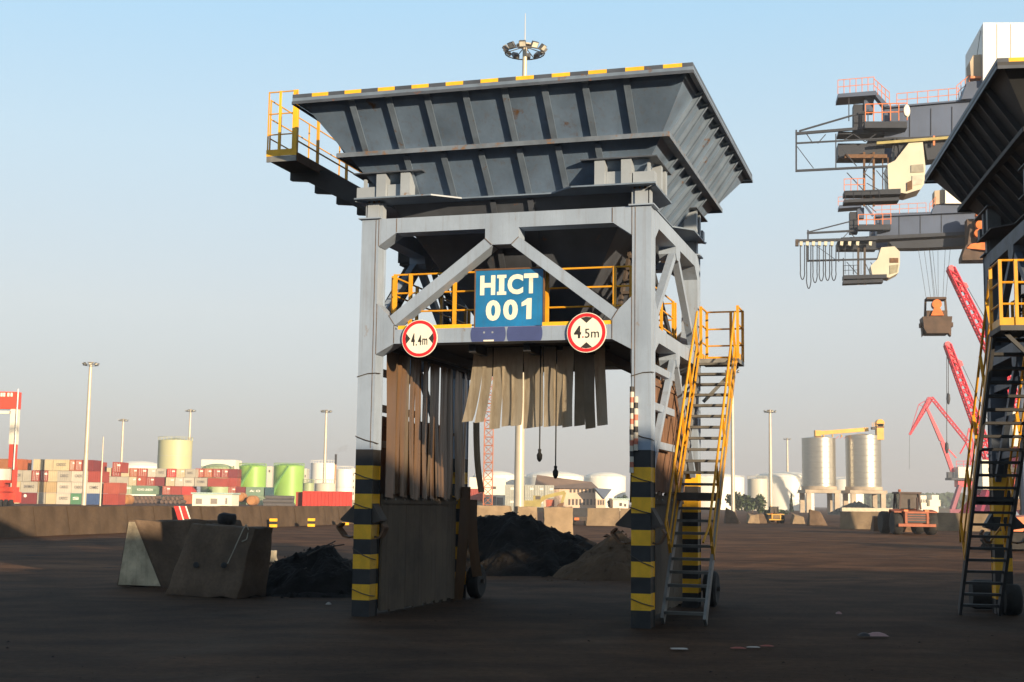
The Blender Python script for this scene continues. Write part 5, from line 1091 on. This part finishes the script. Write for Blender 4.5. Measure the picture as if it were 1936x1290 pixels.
# orange excavator and coal at the right edge
g = gz(1915, 1040); heap('coal_heap', g.x + .8, g.y + 1.2, 2.0, 1.5, 1.5, COAL, 'black coal heap at the right edge behind the dark hopper', 0, (), 40, .25)
eo = at(1922, 1000, 62); oe = empty('excavator', (eo.x + .6, 62, 0), 0, 'bright orange excavator body at the right edge behind the coal', 'excavator')
MB().hexa([V(-1.2, 0, .9), V(1.6, 0, .9), V(1.6, 2, .9), V(-1.2, 2, .9), V(-.9, 0, 1.5), V(1.4, 0, 1.75), V(1.4, 2, 1.75), V(-.9, 2, 1.5)]).build('body', EXO, oe); MB().pxz([(-1.3, .1), (1.7, .1), (2, .45), (1.7, .85), (-1.3, .85), (-1.6, .45)], .2, .8).build('track', TYRE, oe); MB().pxz([(-1.3, .1), (1.7, .1), (2, .45), (1.7, .85), (-1.3, .85), (-1.6, .45)], 1.4, 2.0).build('track', TYRE, oe); MB().bar((1.0, 1, 1.6), (3.2, 1, 3.2), .4, .5).build('boom', EXO, oe)

# ------------------------------------------------------------------ red and white gantry at the far left
RGW = M('bright red crane paint', (.62, .06, .03), .45, var=.06); 
Yg = 205; kx = lambda x, y: at(x, y, Yg); g0 = kx(23, 945); gr = empty('yard_gantry', (g0.x, Yg, 0), 0, 'red and white yard gantry leg and beam at the left edge', 'gantry crane'); gl = lambda x, y: kx(x, y) - V(g0.x, Yg, 0)
def gbox(x0, y0, x1, y1, d0, d1, name, mat, par=None): 
    a, b = gl(x0, y1), gl(x1, y0); return MB().box(a.x, b.x, d0, d1, max(0, a.z), b.z).build(name, mat, par or gr)
bm_ = gbox(-420, 741, 34, 767, 0, 1.6, 'beam', RGW)
for x in (1, 6, 14, 20): gbox(x, 743, x + 4.2, 750, -.06, -.004, 'beam_lettering', WHITE, bm_)
gbox(16, 767.2, 32, 840, .1, 1.5, 'leg_upper', WALLW); gbox(14.5, 840.2, 27, 884, .1, 1.5, 'leg_lower', RGW); gbox(20, 884.2, 27, 945, .1, 1.5, 'leg_foot', RGW)
MB().tube(gl(35.5, 736) + V(0, -.2, 0), gl(26.5, 888) + V(0, -.2, 0), .10, n=6).build('ladder', TANKW, gr); gbox(-60, 777, 16, 781, .5, .9, 'cross_tie', WALLW)
gbox(-80, 887, 20, 907, -.2, 2.4, 'machine_house', WALLW); gbox(-80, 908, 20, 912, -.4, 2.6, 'platform', RGW)
for x0, x1, y0, y1 in ((-80, 27, 921, 930), (-60, 10, 912.2, 920.8), (-5, 31, 930.2, 950)): gbox(x0, y0, x1, y1, -.3, 2.2, 'bogie', RGW)
for x in (4, 14, 24): wheel_part(gr, gl(x, 945).x, -.5, .6, .6, .5)
gbox(-435, 767.5, -420, 950, .1, 1.5, 'leg_far', RGW)

# ------------------------------------------------------------------ quay cranes at the upper right
CRB = M('dark blue grey crane paint', (.058, .084, .145), .5, var=.18, scale=.4, streak=.4, streakcol=(.07, .06, .06)); CRD = M('dark crane steel', (.018, .024, .038), .6, var=.2, scale=.5)
CRO = M('orange crane rail paint', (.62, .20, .08), .5); CABC = M('cream crane cab paint', (.52, .49, .39), .45, var=.08, scale=.6); CRY = M('olive crane rail', (.32, .27, .10), .6)
class Crane:
    def __init__(s, Y, xref, label, th=.1536):
        s.n = V(sin(th), cos(th), 0); s.e = V(cos(th), -sin(th), 0); s.p0 = at(xref, 400, Y); s.p0.z = 0
        s.r = empty('quay_crane', s.p0, -th, label, 'crane', 'quay cranes at the right')
    def c(s, x, y):
        d = ray(x, y); o = V(0, 0, CAMH); t = (s.p0 - o).dot(s.n) / d.dot(s.n); P = o + d * t; return ((P - s.p0).dot(s.e), P.z)
    def poly(s, pts, d0, d1, name, mat, par=None): return MB().pxz([s.c(*p_) for p_ in pts], d0, d1).build(name, mat, par or s.r)
    def rect(s, x0, y0, x1, y1, d0, d1, name, mat, par=None): return s.poly([(x0, y0), (x1, y0), (x1, y1), (x0, y1)], d0, d1, name, mat, par)
    def line(s, x0, y0, x1, y1, w_, name, mat, d=0., par=None):
        a, b = s.c(x0, y0), s.c(x1, y1); return MB().bar((a[0], d, a[1]), (b[0], d, b[1]), w_, w_).build(name, mat, par or s.r)
    def rails(s, pts, hpx, d=0., n=4, par=None, mat=None, r=.03):
        mb = MB()
        for (x0, y0), (x1, y1) in zip(pts, pts[1:]):
            for f_ in (.5, 1.):
                a, b = s.c(x0, y0 - hpx * f_), s.c(x1, y1 - hpx * f_); mb.tube((a[0], d, a[1]), (b[0], d, b[1]), r, n=5)
            for i in range(n + 1):
                x, y = x0 + (x1 - x0) * i / n, y0 + (y1 - y0) * i / n; a, b = s.c(x, y), s.c(x, y - hpx); mb.tube((a[0], d, a[1]), (b[0], d, b[1]), r, n=5)
        return mb.build('railing', mat or CRO, par or s.r)
c = Crane(100, 1700, 'nearer quay crane with a large white machine house above the dark hopper')
g = c.poly([(1672, 206), (2150, 165), (2150, 235), (1672, 264)], 0, 1.5, 'girder', CRB); c.poly([(1672, 203), (2150, 162), (2150, 165), (1672, 206)], -.25, 1.8, 'girder_flange', CRB, g); c.poly([(1640, 266), (2150, 236), (2150, 243), (1640, 272)], -.2, 1.7, 'girder_flange', CRD, g)
c.poly([(1672, 206), (2150, 165), (2150, 235), (1672, 264)], 6, 7.5, 'girder', CRB)
c.rect(1584, 272, 1672, 300, -.1, 1.4, 'end_housing', CRD); c.rect(1614, 196, 1636, 248, .2, 1.2, 'winch_box', CRD); c.rect(1634, 184, 1652, 210, .1, 1.1, 'post', CRB)
c.poly([(1583, 182), (1655, 176), (1655, 184), (1583, 189)], -.6, 1.5, 'top_platform', CRB); c.poly([(1648, 177), (1655, 177), (1680, 204), (1671, 206)], -.5, .4, 'stair', CRB)
c.rails([(1583, 182), (1651, 176)], 26, -.55, 6); c.rails([(1651, 177), (1680, 203)], 24, -.5, 4); c.rails([(1695, 203), (1812, 192)], 24, -.2, 6); c.rails([(1808, 190), (1832, 170)], 26, -.2, 3)
c.rect(1632, 238, 1711, 250, -1.2, 0, 'side_walkway', CRD); c.rails([(1633, 238), (1711, 236)], 32, -1.2, 5, r=.045)
a = c.c(1709.5, 220); lamp = MB().lathe([(0.01, 0), (.26, 0), (.3, -.15), (.25, -.3), (.01, -.32)], 16, axis='y'); lamp.v = [(a[0] + x * .85, y - 1.25, a[1] + z * 1.7) for x, y, z in lamp.v]; lamp.build('lamp_cover', WHITE, c.r, True)
for (x0, y0, x1, y1, w_) in ((1503, 257, 1640, 246, .20), (1505, 275, 1690, 265, .12), (1503, 327, 1702, 317, .16), (1504.5, 250, 1504.5, 329, .12), (1579, 257, 1579, 322, .08), (1506, 281, 1537, 322, .05), (1510, 252, 1633, 216, .12), (1585, 278, 1618, 318, .06), (1688, 290, 1702, 316, .06)): c.line(x0, y0, x1, y1, w_, 'frame_bar', CRD, -.6)
c.rect(1584, 251, 1672, 256, -.3, 1.2, 'frame_deck', CRD)
c.poly([(1655, 274), (1800, 263), (1800, 268), (1655, 279)], -.9, -.6, 'cable_rail', CRY)
for x in (1633, 1651): c.line(x, 290, x, 392, .16, 'hanger', RUST, -.3)
for x in (1668, 1678): c.line(x, 300, x, 372, .07, 'hanger', RUST, -.3)
c.rect(1596, 295, 1676, 302, -.5, .2, 'hanger_beam', RUST)
c.poly([(1594, 366), (1700, 362), (1700, 372), (1594, 374)], -.9, .4, 'hanging_platform', CRD); c.poly([(1594, 382), (1697, 378), (1697, 384), (1594, 388)], -.9, .4, 'hanging_platform', CRD); c.rails([(1594, 366), (1632, 365)], 22, -.9, 3)
for q_ in ((1637, 350, 1666, 366), (1655, 326, 1687, 364), (1640, 392, 1655, 405)): c.line(*q_, .05, 'frame_bar', CRD, -.6)
cb = c.poly([(1676, 315), (1690, 308), (1716, 275), (1742, 272), (1747, 318), (1746, 350), (1738, 362), (1712, 370), (1678, 366)], -.7, 1.6, 'operator_cab', CABC)
c.poly([(1720, 317), (1743, 315), (1744, 330), (1720, 331)], -.76, -.702, 'cab_window', M('grey cab glass', (.30, .28, .22), .2), cb); c.poly([(1722, 337), (1744, 335), (1740, 352), (1722, 356)], -.76, -.702, 'cab_window', M('pale cab glass', (.48, .46, .38), .2), cb); c.poly([(1712, 350), (1722, 345), (1722, 362), (1712, 366)], -.78, -.703, 'cab_door', RUST, cb)
c.poly([(1690, 262), (1745, 262), (1745, 276), (1716, 277), (1690, 307)], -.4, 1.3, 'trolley', CRD); c.poly([(1745, 268), (1802, 262), (1795, 300), (1752, 305)], -.4, 1.3, 'trolley', CRD)
c.line(1763, 262, 1763, 280, .14, 'hanger', CRO, -.7)
mh = c.rect(1854, 52, 2060, 168, -1.0, 6.5, 'machine_house', M('white machine house', (.80, .78, .72), .5, var=.03)); c.poly([(1838, 108), (1853, 106), (1853, 150), (1834, 150), (1832, 120)], -.4, 1.2, 'ventilation_box', CONCS); c.rect(1833, 148, 1853, 152, -.5, 1.3, 'vent_frame', CRO); c.line(1853, 60, 1846, 108, .05, 'stay', GALV, -.2)
c.poly([(1826, 160), (1870, 155), (1905, 168), (1905, 186), (1815, 192)], -.6, 1.8, 'girder_saddle', CRB)
a = c.c(1918, 50); MB().tube((a[0], 1, a[1]), (a[0], 1, a[1] + .4), .12).build('beacon', SIGNRED, c.r)
for x in (2060, 2250):
    b_ = c.c(x, 240); MB().box(b_[0] - .7, b_[0] + .7, -.6, .8, 0, b_[1] - .2).build('portal_leg', CRB, c.r); MB().box(b_[0] - .7, b_[0] + .7, 6, 7.4, 0, b_[1] - .2).build('portal_leg', CRB, c.r)
for x in (1720, 1760, 1800, 1840): c.line(x, 209 - (x - 1720) * .085, x, 259 - (x - 1720) * .06, .05, 'girder_seam', CRD, -.02)
for x in (1880, 1906, 1932): c.line(x, 54, x, 166, .03, 'panel_seam', TANKB, -1.02, mh)
for (x0, y0, x1, y1) in ((1590, 272, 1612, 257), (1612, 257, 1634, 272), (1634, 272, 1655, 257), (1524, 257, 1536, 275), (1545, 275, 1560, 258), (1600, 330, 1630, 362), (1632, 330, 1650, 345), (1650, 300, 1634, 330), (1668, 330, 1680, 345)): c.line(x0, y0, x1, y1, .06, 'lattice', CRD, -.55)
for x, y0, y1 in ((1604, 189, 232), (1640, 210, 240), (1700, 264, 290)): c.line(x, y0, x, y1, .07, 'hanger', CRD, -.4)
for (x0, y0, x1, y1) in ((1690, 264, 1684, 300), (1696, 264, 1700, 292), (1720, 296, 1745, 292)): c.line(x0, y0, x1, y1, .08, 'trolley_brace', CRD, -.45)
c.rails([(1596, 382), (1660, 380)], 14, -.92, 4, mat=CRD, r=.02)
c = Crane(140, 1700, 'farther quay crane carrying loops of festoon cable')
c.poly([(1658, 412), (2050, 385), (2050, 425), (1658, 449)], 0, 1.6, 'girder', CRB); c.poly([(1655, 405), (1760, 402), (1760, 406), (1655, 411)], -.3, 1.7, 'girder_flange', CRB); c.poly([(1590, 450), (2050, 428), (2050, 434), (1590, 457)], -.2, 1.8, 'girder_flange', CRD); c.poly([(1658, 412), (2050, 385), (2050, 425), (1658, 449)], 6, 7.6, 'girder', CRB)
c.poly([(1680, 458), (1825, 450), (1825, 466), (1730, 470), (1690, 470)], -.2, 1.6, 'trolley_rail', CRD); c.rect(1583, 457, 1656, 472, 0, 1.5, 'end_housing', CRD)
c.rect(1607, 400, 1622, 440, .2, 1.3, 'winch_box', CRD); c.rect(1621, 392, 1634, 412, .1, 1.1, 'post', CRB); c.poly([(1586, 390), (1628, 387), (1628, 393), (1586, 396)], -.5, 1.4, 'top_platform', CRB); c.line(1636, 391, 1650, 410, .2, 'stair', CRB, -.3)
c.rails([(1584, 391), (1628, 388)], 16, -.5, 4); c.rails([(1650, 408), (1750, 403)], 18, -.3, 6); c.rails([(1757, 402), (1768, 390)], 16, -.3, 2)
c.rect(1620, 428, 1682, 438, -1.0, 0, 'side_walkway', CRD); c.rails([(1621, 430), (1682, 428)], 20, -1.0, 4, r=.05)
for (x0, y0, x1, y1, w_) in ((1525, 443, 1640, 437, .2), (1527, 437, 1527, 497, .16), (1527, 441, 1606, 421, .12), (1527, 495, 1678, 491, .18), (1585, 455, 1585, 497, .1), (1540, 465, 1578, 492, .05), (1654, 470, 1682, 492, .07), (1645, 498, 1666, 526, .07)): c.line(x0, y0, x1, y1, w_, 'frame_bar', CRD, -.5)
c.poly([(1503, 456), (1656, 452), (1656, 457), (1503, 461)], -.9, -.6, 'festoon_rail', CRD); c.rect(1503, 456, 1509, 468, -1, -.5, 'end_stop', SOOT)
for i, x in enumerate((1514, 1525.5, 1537, 1548.5, 1560, 1572, 1590, 1605, 1620, 1644)): c.poly([(x - 3, 460), (x + 3, 460), (x + 2, 468), (x - 3, 467)], -1.0, -.5, 'festoon_trolley', CABC)
for i in range(6):
    x = 1511 + i * 11.8; lo = (531, 548, 537, 534, 533, 533)[i]; hw_ = 5.4; mb = MB(); pts = []
    for t in range(15):
        f_ = t / 14; an = pi * f_; X = x + hw_ + (-cos(an)) * hw_ * (1.0 if .15 < f_ < .85 else .75); Yp_ = 466 + (lo - 466) * (sin(an) ** .42); a = c.c(X, Yp_); pts.append((a[0], -.75, a[1]))
    mb.path(pts, .055, 5); mb.build('festoon_cable', CRD, c.r)
for x in (1597, 1612, 1627): c.line(x, 470, x, 520, .05, 'cable', CRD, -.5)
for x in (1622, 1634): c.line(x, 470, x, 540, .22, 'hanger', SOOT, -.4)
c.poly([(1593, 523), (1675, 521), (1675, 528), (1593, 530)], -.8, .5, 'hanging_platform', CRD); c.poly([(1593, 533), (1668, 530), (1668, 536), (1593, 539)], -.8, .5, 'hanging_platform', CRD)
c.line(1593.5, 490, 1593.5, 537, .1, 'frame_bar', CRD, -.6); c.rails([(1594, 523), (1622, 522)], 18, -.8, 3, mat=CRD)
cb = c.poly([(1645, 505), (1658, 492), (1665, 470), (1690, 468), (1700, 478), (1700, 500), (1697, 518), (1680, 527), (1648, 522)], -.6, 1.6, 'operator_cab', CABC); c.rect(1681, 490, 1697, 499, -.66, -.602, 'cab_window', RUST, cb); c.poly([(1681, 504), (1697, 502), (1695, 517), (1681, 521)], -.66, -.602, 'cab_window', M('olive cab glass', (.30, .28, .20), .2), cb)
c.rect(1785, 350, 1850, 388, -.8, 5, 'machine_house', MATS['white machine house']); c.poly([(1766, 362), (1784, 360), (1784, 386), (1766, 388)], -.3, 1.3, 'ventilation_box', CONCS); c.poly([(1766, 390), (1850, 384), (1850, 402), (1760, 406)], -.4, 1.6, 'girder_saddle', CRB)
for x in (1960, 2120):
    b_ = c.c(x, 425); MB().box(b_[0] - .8, b_[0] + .8, -.2, 1.2, 0, b_[1] - .2).build('portal_leg', CRB, c.r); MB().box(b_[0] - .8, b_[0] + .8, 6, 7.5, 0, b_[1] - .2).build('portal_leg', CRB, c.r)
for x in (1700, 1740, 1780): c.line(x, 410 - (x - 1700) * .07, x, 444 - (x - 1700) * .06, .06, 'girder_seam', CRD, -.02)
for (x0, y0, x1, y1) in ((1590, 455, 1604, 440), (1604, 440, 1620, 455), (1636, 455, 1650, 441), (1600, 497, 1622, 522), (1634, 497, 1645, 520)): c.line(x0, y0, x1, y1, .07, 'lattice', CRD, -.45)
# grab hanging from the farther crane
GRB = M('dark rusty grab steel', (.075, .045, .03), .7, var=.4, scale=1); GRO = M('orange grab steel', (.62, .15, .025), .55, var=.3, scale=1.2)
gp = c.c(1771, 632); Wc = lambda s_, d, z: c.p0 + c.e * s_ + c.n * d + V(0, 0, z)
kq = 140 / FPX
gb = empty('grab_bucket', Wc(gp[0], .4, gp[1]), -.1536, 'rust and orange clamshell grab hanging on long ropes', 'grab bucket')
MB().pxz([(x * kq, (632 - y) * kq) for x, y in ((-27, 600), (27, 600), (24, 622), (20, 632), (-20, 632), (-25, 622))], -1.2, 1.2).build('lower_shell', GRB, gb); 
for s in (-1, 1):
    MB().bar((s * 20 * kq, 0, 32 * kq), (s * 18 * kq, 0, 68 * kq), .2, .25).build('arm', GRB, gb); MB().pxz([(s * x * kq, (632 - y) * kq) for x, y in ((22, 632), (26, 636), (27, 612), (21, 612))], -.5, .5).build('tooth', GRB, gb); MB().box(*sorted((s * 25 * kq, s * 30 * kq)), -.6, .6, 14 * kq, 22 * kq).build('pivot', GRB, gb)
MB().box(-18 * kq, 18 * kq, -.9, .9, 66 * kq, 70 * kq).build('head_beam', GRB, gb); MB().box(-19 * kq, 19 * kq, -.95, .95, 32.2 * kq, 44 * kq).build('cross_beam', GRB, gb)
MB().lathe([(.01, -.5), (9 * kq, -.5), (9 * kq, .5), (.01, .5)], 14, (0, -.6, 56 * kq), axis='y').build('sheave', GRO, gb, True); MB().pxz([(-12 * kq, 34 * kq), (12 * kq, 34 * kq), (6 * kq, 48 * kq), (-6 * kq, 48 * kq)], -1.15, -.97).build('link_plate', GRO, gb)
for x0, x1 in ((1735, 1752), (1747, 1762), (1756, 1768), (1760, 1770), (1765, 1772), (1776, 1775), (1790, 1785), (1797, 1790)):
    a, b = c.c(x0, 466), c.c(x1, 562); MB().tube((a[0] - gp[0], random.uniform(-.6, .6), a[1] - gp[1]), (b[0] - gp[0], random.uniform(-.5, .5), b[1] - gp[1]), .018, n=4).build('rope', WIRE, gb)
# second grab parked on the crane, orange
gp2 = c.c(1838, 500); g2 = empty('grab_bucket', Wc(gp2[0], -1.5, gp2[1]), -.1536, 'bright orange grab gear parked beside the dark hopper bin', 'grab bucket')
k2 = kq
MB().pxz([(-26 * k2, 0), (24 * k2, 0), (24 * k2, 12 * k2), (-10 * k2, 18 * k2), (-18 * k2, 30 * k2), (-26 * k2, 8 * k2)], -1.1, 1.1).build('lower_shell', GRB, g2)
for (x, z, r_) in ((8, 86, 8), (16, 76, 8), (8, 66, 9), (14, 58, 8), (4, 50, 8), (12, 42, 7)): MB().lathe([(.01, -.5), (r_ * k2, -.45), (r_ * k2, .45), (.01, .5)], 12, (x * k2, -.9, z * k2), axis='y').build('sheave', GRO, g2, True)
MB().bar((-14 * k2, -.8, 24 * k2), (-8 * k2, -.8, 60 * k2), .25, .3).build('arm', GRB, g2); MB().pxz([(-18 * k2, 22 * k2), (20 * k2, 18 * k2), (20 * k2, 36 * k2), (-10 * k2, 30 * k2)], -1.2, -.6).build('link_plate', GRO, g2); MB().box(-14 * k2, 22 * k2, -.6, .9, 18 * k2, 80 * k2).build('frame', GRB, g2)

# ------------------------------------------------------------------ red harbour cranes in the distance
PINK = M('bright crimson crane paint', (.62, .035, .06), .5, var=.08); MARO = M('maroon crane paint', (.20, .02, .055), .55, var=.1)
def lattice(parent, p, q, w0, w1, n, mat, name='jib', r=.10):
    p, q = Vector(p), Vector(q); d = q - p; up = V(0, 1, 0); sd = d.cross(up).normalized(); mb = MB()
    def cor(f_): c_ = p + d * f_; w_ = (w0 + (w1 - w0) * f_) / 2; return [c_ + sd * w_ + up * w_, c_ - sd * w_ + up * w_, c_ - sd * w_ - up * w_, c_ + sd * w_ - up * w_]
    for i in range(n):
        A, B = cor(i / n), cor((i + 1) / n)
        for k_ in range(4):
            mb.tube(A[k_], B[k_], r, n=4); mb.tube(A[k_], B[(k_ + 1) % 4], r * .6, n=4); mb.tube(A[k_], A[(k_ + 1) % 4], r * .6, n=4)
    return mb.build(name, mat, parent)
def jib_crane(Y, tip, root_px, wpx, label, ropes, tower_x):
    t, b = at(*tip, Y), at(*root_px, Y); r = empty('harbour_crane', (at(tower_x, 940, Y).x, Y, 0), 0, label, 'crane', 'red harbour cranes'); o = V(r.location.x, Y, 0); k_ = Y / FPX
    lattice(r, b - o, t - o, wpx * k_ * 1.25, wpx * k_ * .8, 16, PINK, r=.2); d = (b - t).normalized()
    h_ = t - o; MB().lathe([(.01, -.5), (6 * k_, -.5), (6 * k_, .5), (.01, .5)], 12, h_, axis='y').build('tip_sheave', PINK, r, True)
    nrm = V(-d.z, 0, d.x); nrm = nrm if nrm.z > 0 else -nrm; c0 = h_ + d * 40 * k_; MB().pxz([(q_.x, q_.z) for q_ in (c0 - d * 14 * k_, c0 + d * 10 * k_, c0 + d * 6 * k_ + nrm * 14 * k_, c0 - d * 2 * k_ + nrm * 14 * k_)], -.5, .5).build('bracket', PINK, r)
    MB().bar(h_ + V(.4, 0, 0), h_ + d * 30 * k_, 8 * k_, 9 * k_).build('jib_head', PINK, r)
    for x0, y1 in ropes:
        a = at(x0, tip[1] + 4, Y) - o; b_ = at(x0, y1, Y) - o; MB().tube(a, b_, .07, n=4).build('rope', WIRE, r); MB().lathe([(.01, 1.6), (.35, 1.2), (.45, .2), (.2, -.8), (.01, -.9)], 8, b_).build('hook', DARK, r, True)
    MB().tube(c0 + nrm * 13 * k_, (b - o) + nrm * 30 * k_, .06, n=4).build('stay_rope', WIRE, r)
    bz = (b - o); MB().box(bz.x - 3, bz.x + 3, -3, 3, bz.z - 5, bz.z + 1).build('slewing_house', WALLW, r)
    for sx_ in (-1, 1):
        for sy_ in (-1, 1): MB().bar((bz.x + sx_ * 2, sy_ * 2, bz.z - 5), (bz.x + sx_ * 5, sy_ * 5, 0), 1.2, 1.2).build('portal_leg', MARO, r)
    return r
jib_crane(230, (1797, 508), (1935, 790), 15, 'nearest red lattice jib, its tip beside the dark hopper column', (), 1935)
jib_crane(280, (1791, 652), (1875, 880), 13, 'red lattice jib with two hanging hooks, tip below the nearest one', ((1793, 757), (1790, 850)), 1875)
Y3 = 470; o3 = V(at(1822, 940, Y3).x, Y3, 0); r3 = empty('harbour_crane', o3, 0, 'small red luffing crane with a white cab and maroon portal legs', 'crane', 'red harbour cranes'); P3 = lambda x, y: at(x, y, Y3) - o3; k3 = Y3 / FPX
lattice(r3, P3(1720, 822), P3(1759, 753), .5, 1.6, 7, PINK, 'fly_jib', .12); MB().bar(P3(1719, 822), P3(1760, 751), .5, .6).build('fly_jib_chord', PINK, r3); MB().path([P3(1721, 818), P3(1737, 765), P3(1759, 753)], .12, 4).build('stay', PINK, r3)
MB().path([P3(1737, 765), P3(1752, 772)], .10, 4).build('stay', PINK, r3); MB().hexa([P3(1750, 772) + V(0, -.5, 0), P3(1754, 771) + V(0, -.5, 0), P3(1754, 771) + V(0, .5, 0), P3(1750, 772) + V(0, .5, 0), P3(1776, 834) + V(0, -.7, 0), P3(1786, 838) + V(0, -.7, 0), P3(1786, 838) + V(0, .7, 0), P3(1776, 834) + V(0, .7, 0)]).build('main_boom', PINK, r3)
MB().bar(P3(1781, 836), P3(1801, 893), 1.3, 1.25).build('main_boom', PINK, r3); MB().bar(P3(1786, 842), P3(1808, 866), .4, .4).build('strut', PINK, r3); lattice(r3, P3(1761, 752), P3(1829, 836), .9, 1.1, 12, PINK, 'tie_beam', .13)
MB().path([P3(1815, 858), P3(1827, 836), P3(1832, 810), P3(1840, 838), P3(1834, 880)], .28, 5).build('a_frame', PINK, r3); MB().bar(P3(1829, 838), P3(1842, 880), .9, .9).build('a_frame', PINK, r3)
a, b = P3(1807, 904), P3(1852, 884); MB().box(a.x, b.x, -3, 3, a.z, b.z).build('machine_house', WALLW, r3); a, b = P3(1793, 908), P3(1856, 904.5); MB().box(a.x, b.x, -3.5, 3.5, a.z, b.z).build('platform', CRD, r3); a, b = P3(1791, 904), P3(1801, 893); MB().box(a.x, b.x, -1, 1, a.z, b.z).build('cab', CRD, r3); a, b = P3(1808, 921), P3(1840, 908.5); MB().box(a.x, b.x, -2, 2, a.z, b.z).build('slewing_column', PINK, r3)
for x0, x1, d in ((1812, 1793, -2.5), (1818, 1806, 2.5), (1832, 1828, -2.5), (1838, 1852, 2.5)): MB().bar(P3(x0, 918) + V(0, d * .6, 0), V(P3(x1, 960).x, d, 0), 1.4, 1.4).build('portal_leg', MARO, r3)
a, b = P3(1790, 962), P3(1856, 958); MB().box(a.x, b.x, -3.2, -2, 0, 1.5).build('sill_beam', MARO, r3); MB().tube(P3(1719.5, 823), P3(1719, 888), .05, n=4).build('rope', WIRE, r3)
railing(r3, [tuple(P3(1808, 884)), tuple(P3(1822, 884)), tuple(P3(1838, 884))], 2.2, (1.1, 2.2), PINK, .15, .08)
# red machinery glimpsed through the dark stairs
a = at(1905, 930, 150); rm = empty('machine_frame', (a.x, 150, 0), 0, 'red and dark machinery glimpsed between the treads of the dark stairs', 'machine')
for i, (x, z, w_, h_, m) in enumerate(((-1.5, 0, .8, 6, CRB), (-.2, 0, .7, 7, DARK), (1.4, 0, .7, 6.5, DARK), (-.9, 3.4, .6, .5, RGW), (.5, 4.6, .7, .6, RGW), (1.9, 5.2, .6, .6, RGW), (.6, 1.8, .5, 1.2, RUST), (-1.8, 5.9, 4.6, .5, DARK))): MB().box(x, x + w_, -.3 - .05 * i, .4 + .05 * i, z, z + h_).build('frame_member', m, rm)

# ------------------------------------------------------------------ unseen shed behind the camera, added to shade the yard
SHW = M('grey shed sheeting', (.30, .31, .32), .6, var=.1, scale=.5)
shd = empty('sun_blocker', (0, 0, 0), 0, 'added long grey shed standing behind the viewpoint', 'blocker')
def blocker(x0, x1, y0, y1, h_):
    MB().box(x0, x1, y0, y1, 0, h_).build('wall', SHW, shd); MB().box(x0 - .4, x1 + .4, y0 - .4, y1 + .4, h_ + .002, h_ + .25).build('roof', ROOFN, shd)
blocker(-70, 34.8, -30, -8, 9.5); blocker(35, 150, -30, -8, 11.1)

# ------------------------------------------------------------------ evening haze over the port
hz = bpy.data.materials.new('port haze'); hz.use_nodes = True; t_ = hz.node_tree; t_.nodes.remove(t_.nodes['Principled BSDF'])
pv_ = t_.nodes.new('ShaderNodeVolumePrincipled'); pv_.inputs['Density'].default_value = .00045; pv_.inputs['Color'].default_value = (.93, .93, .95, 1); pv_.inputs['Anisotropy'].default_value = .2
t_.links.new(pv_.outputs[0], t_.nodes['Material Output'].inputs['Volume'])
tag(MB().box(-2500, 2500, -2500, 2500, -1, 52).build('haze', hz), kind='stuff')
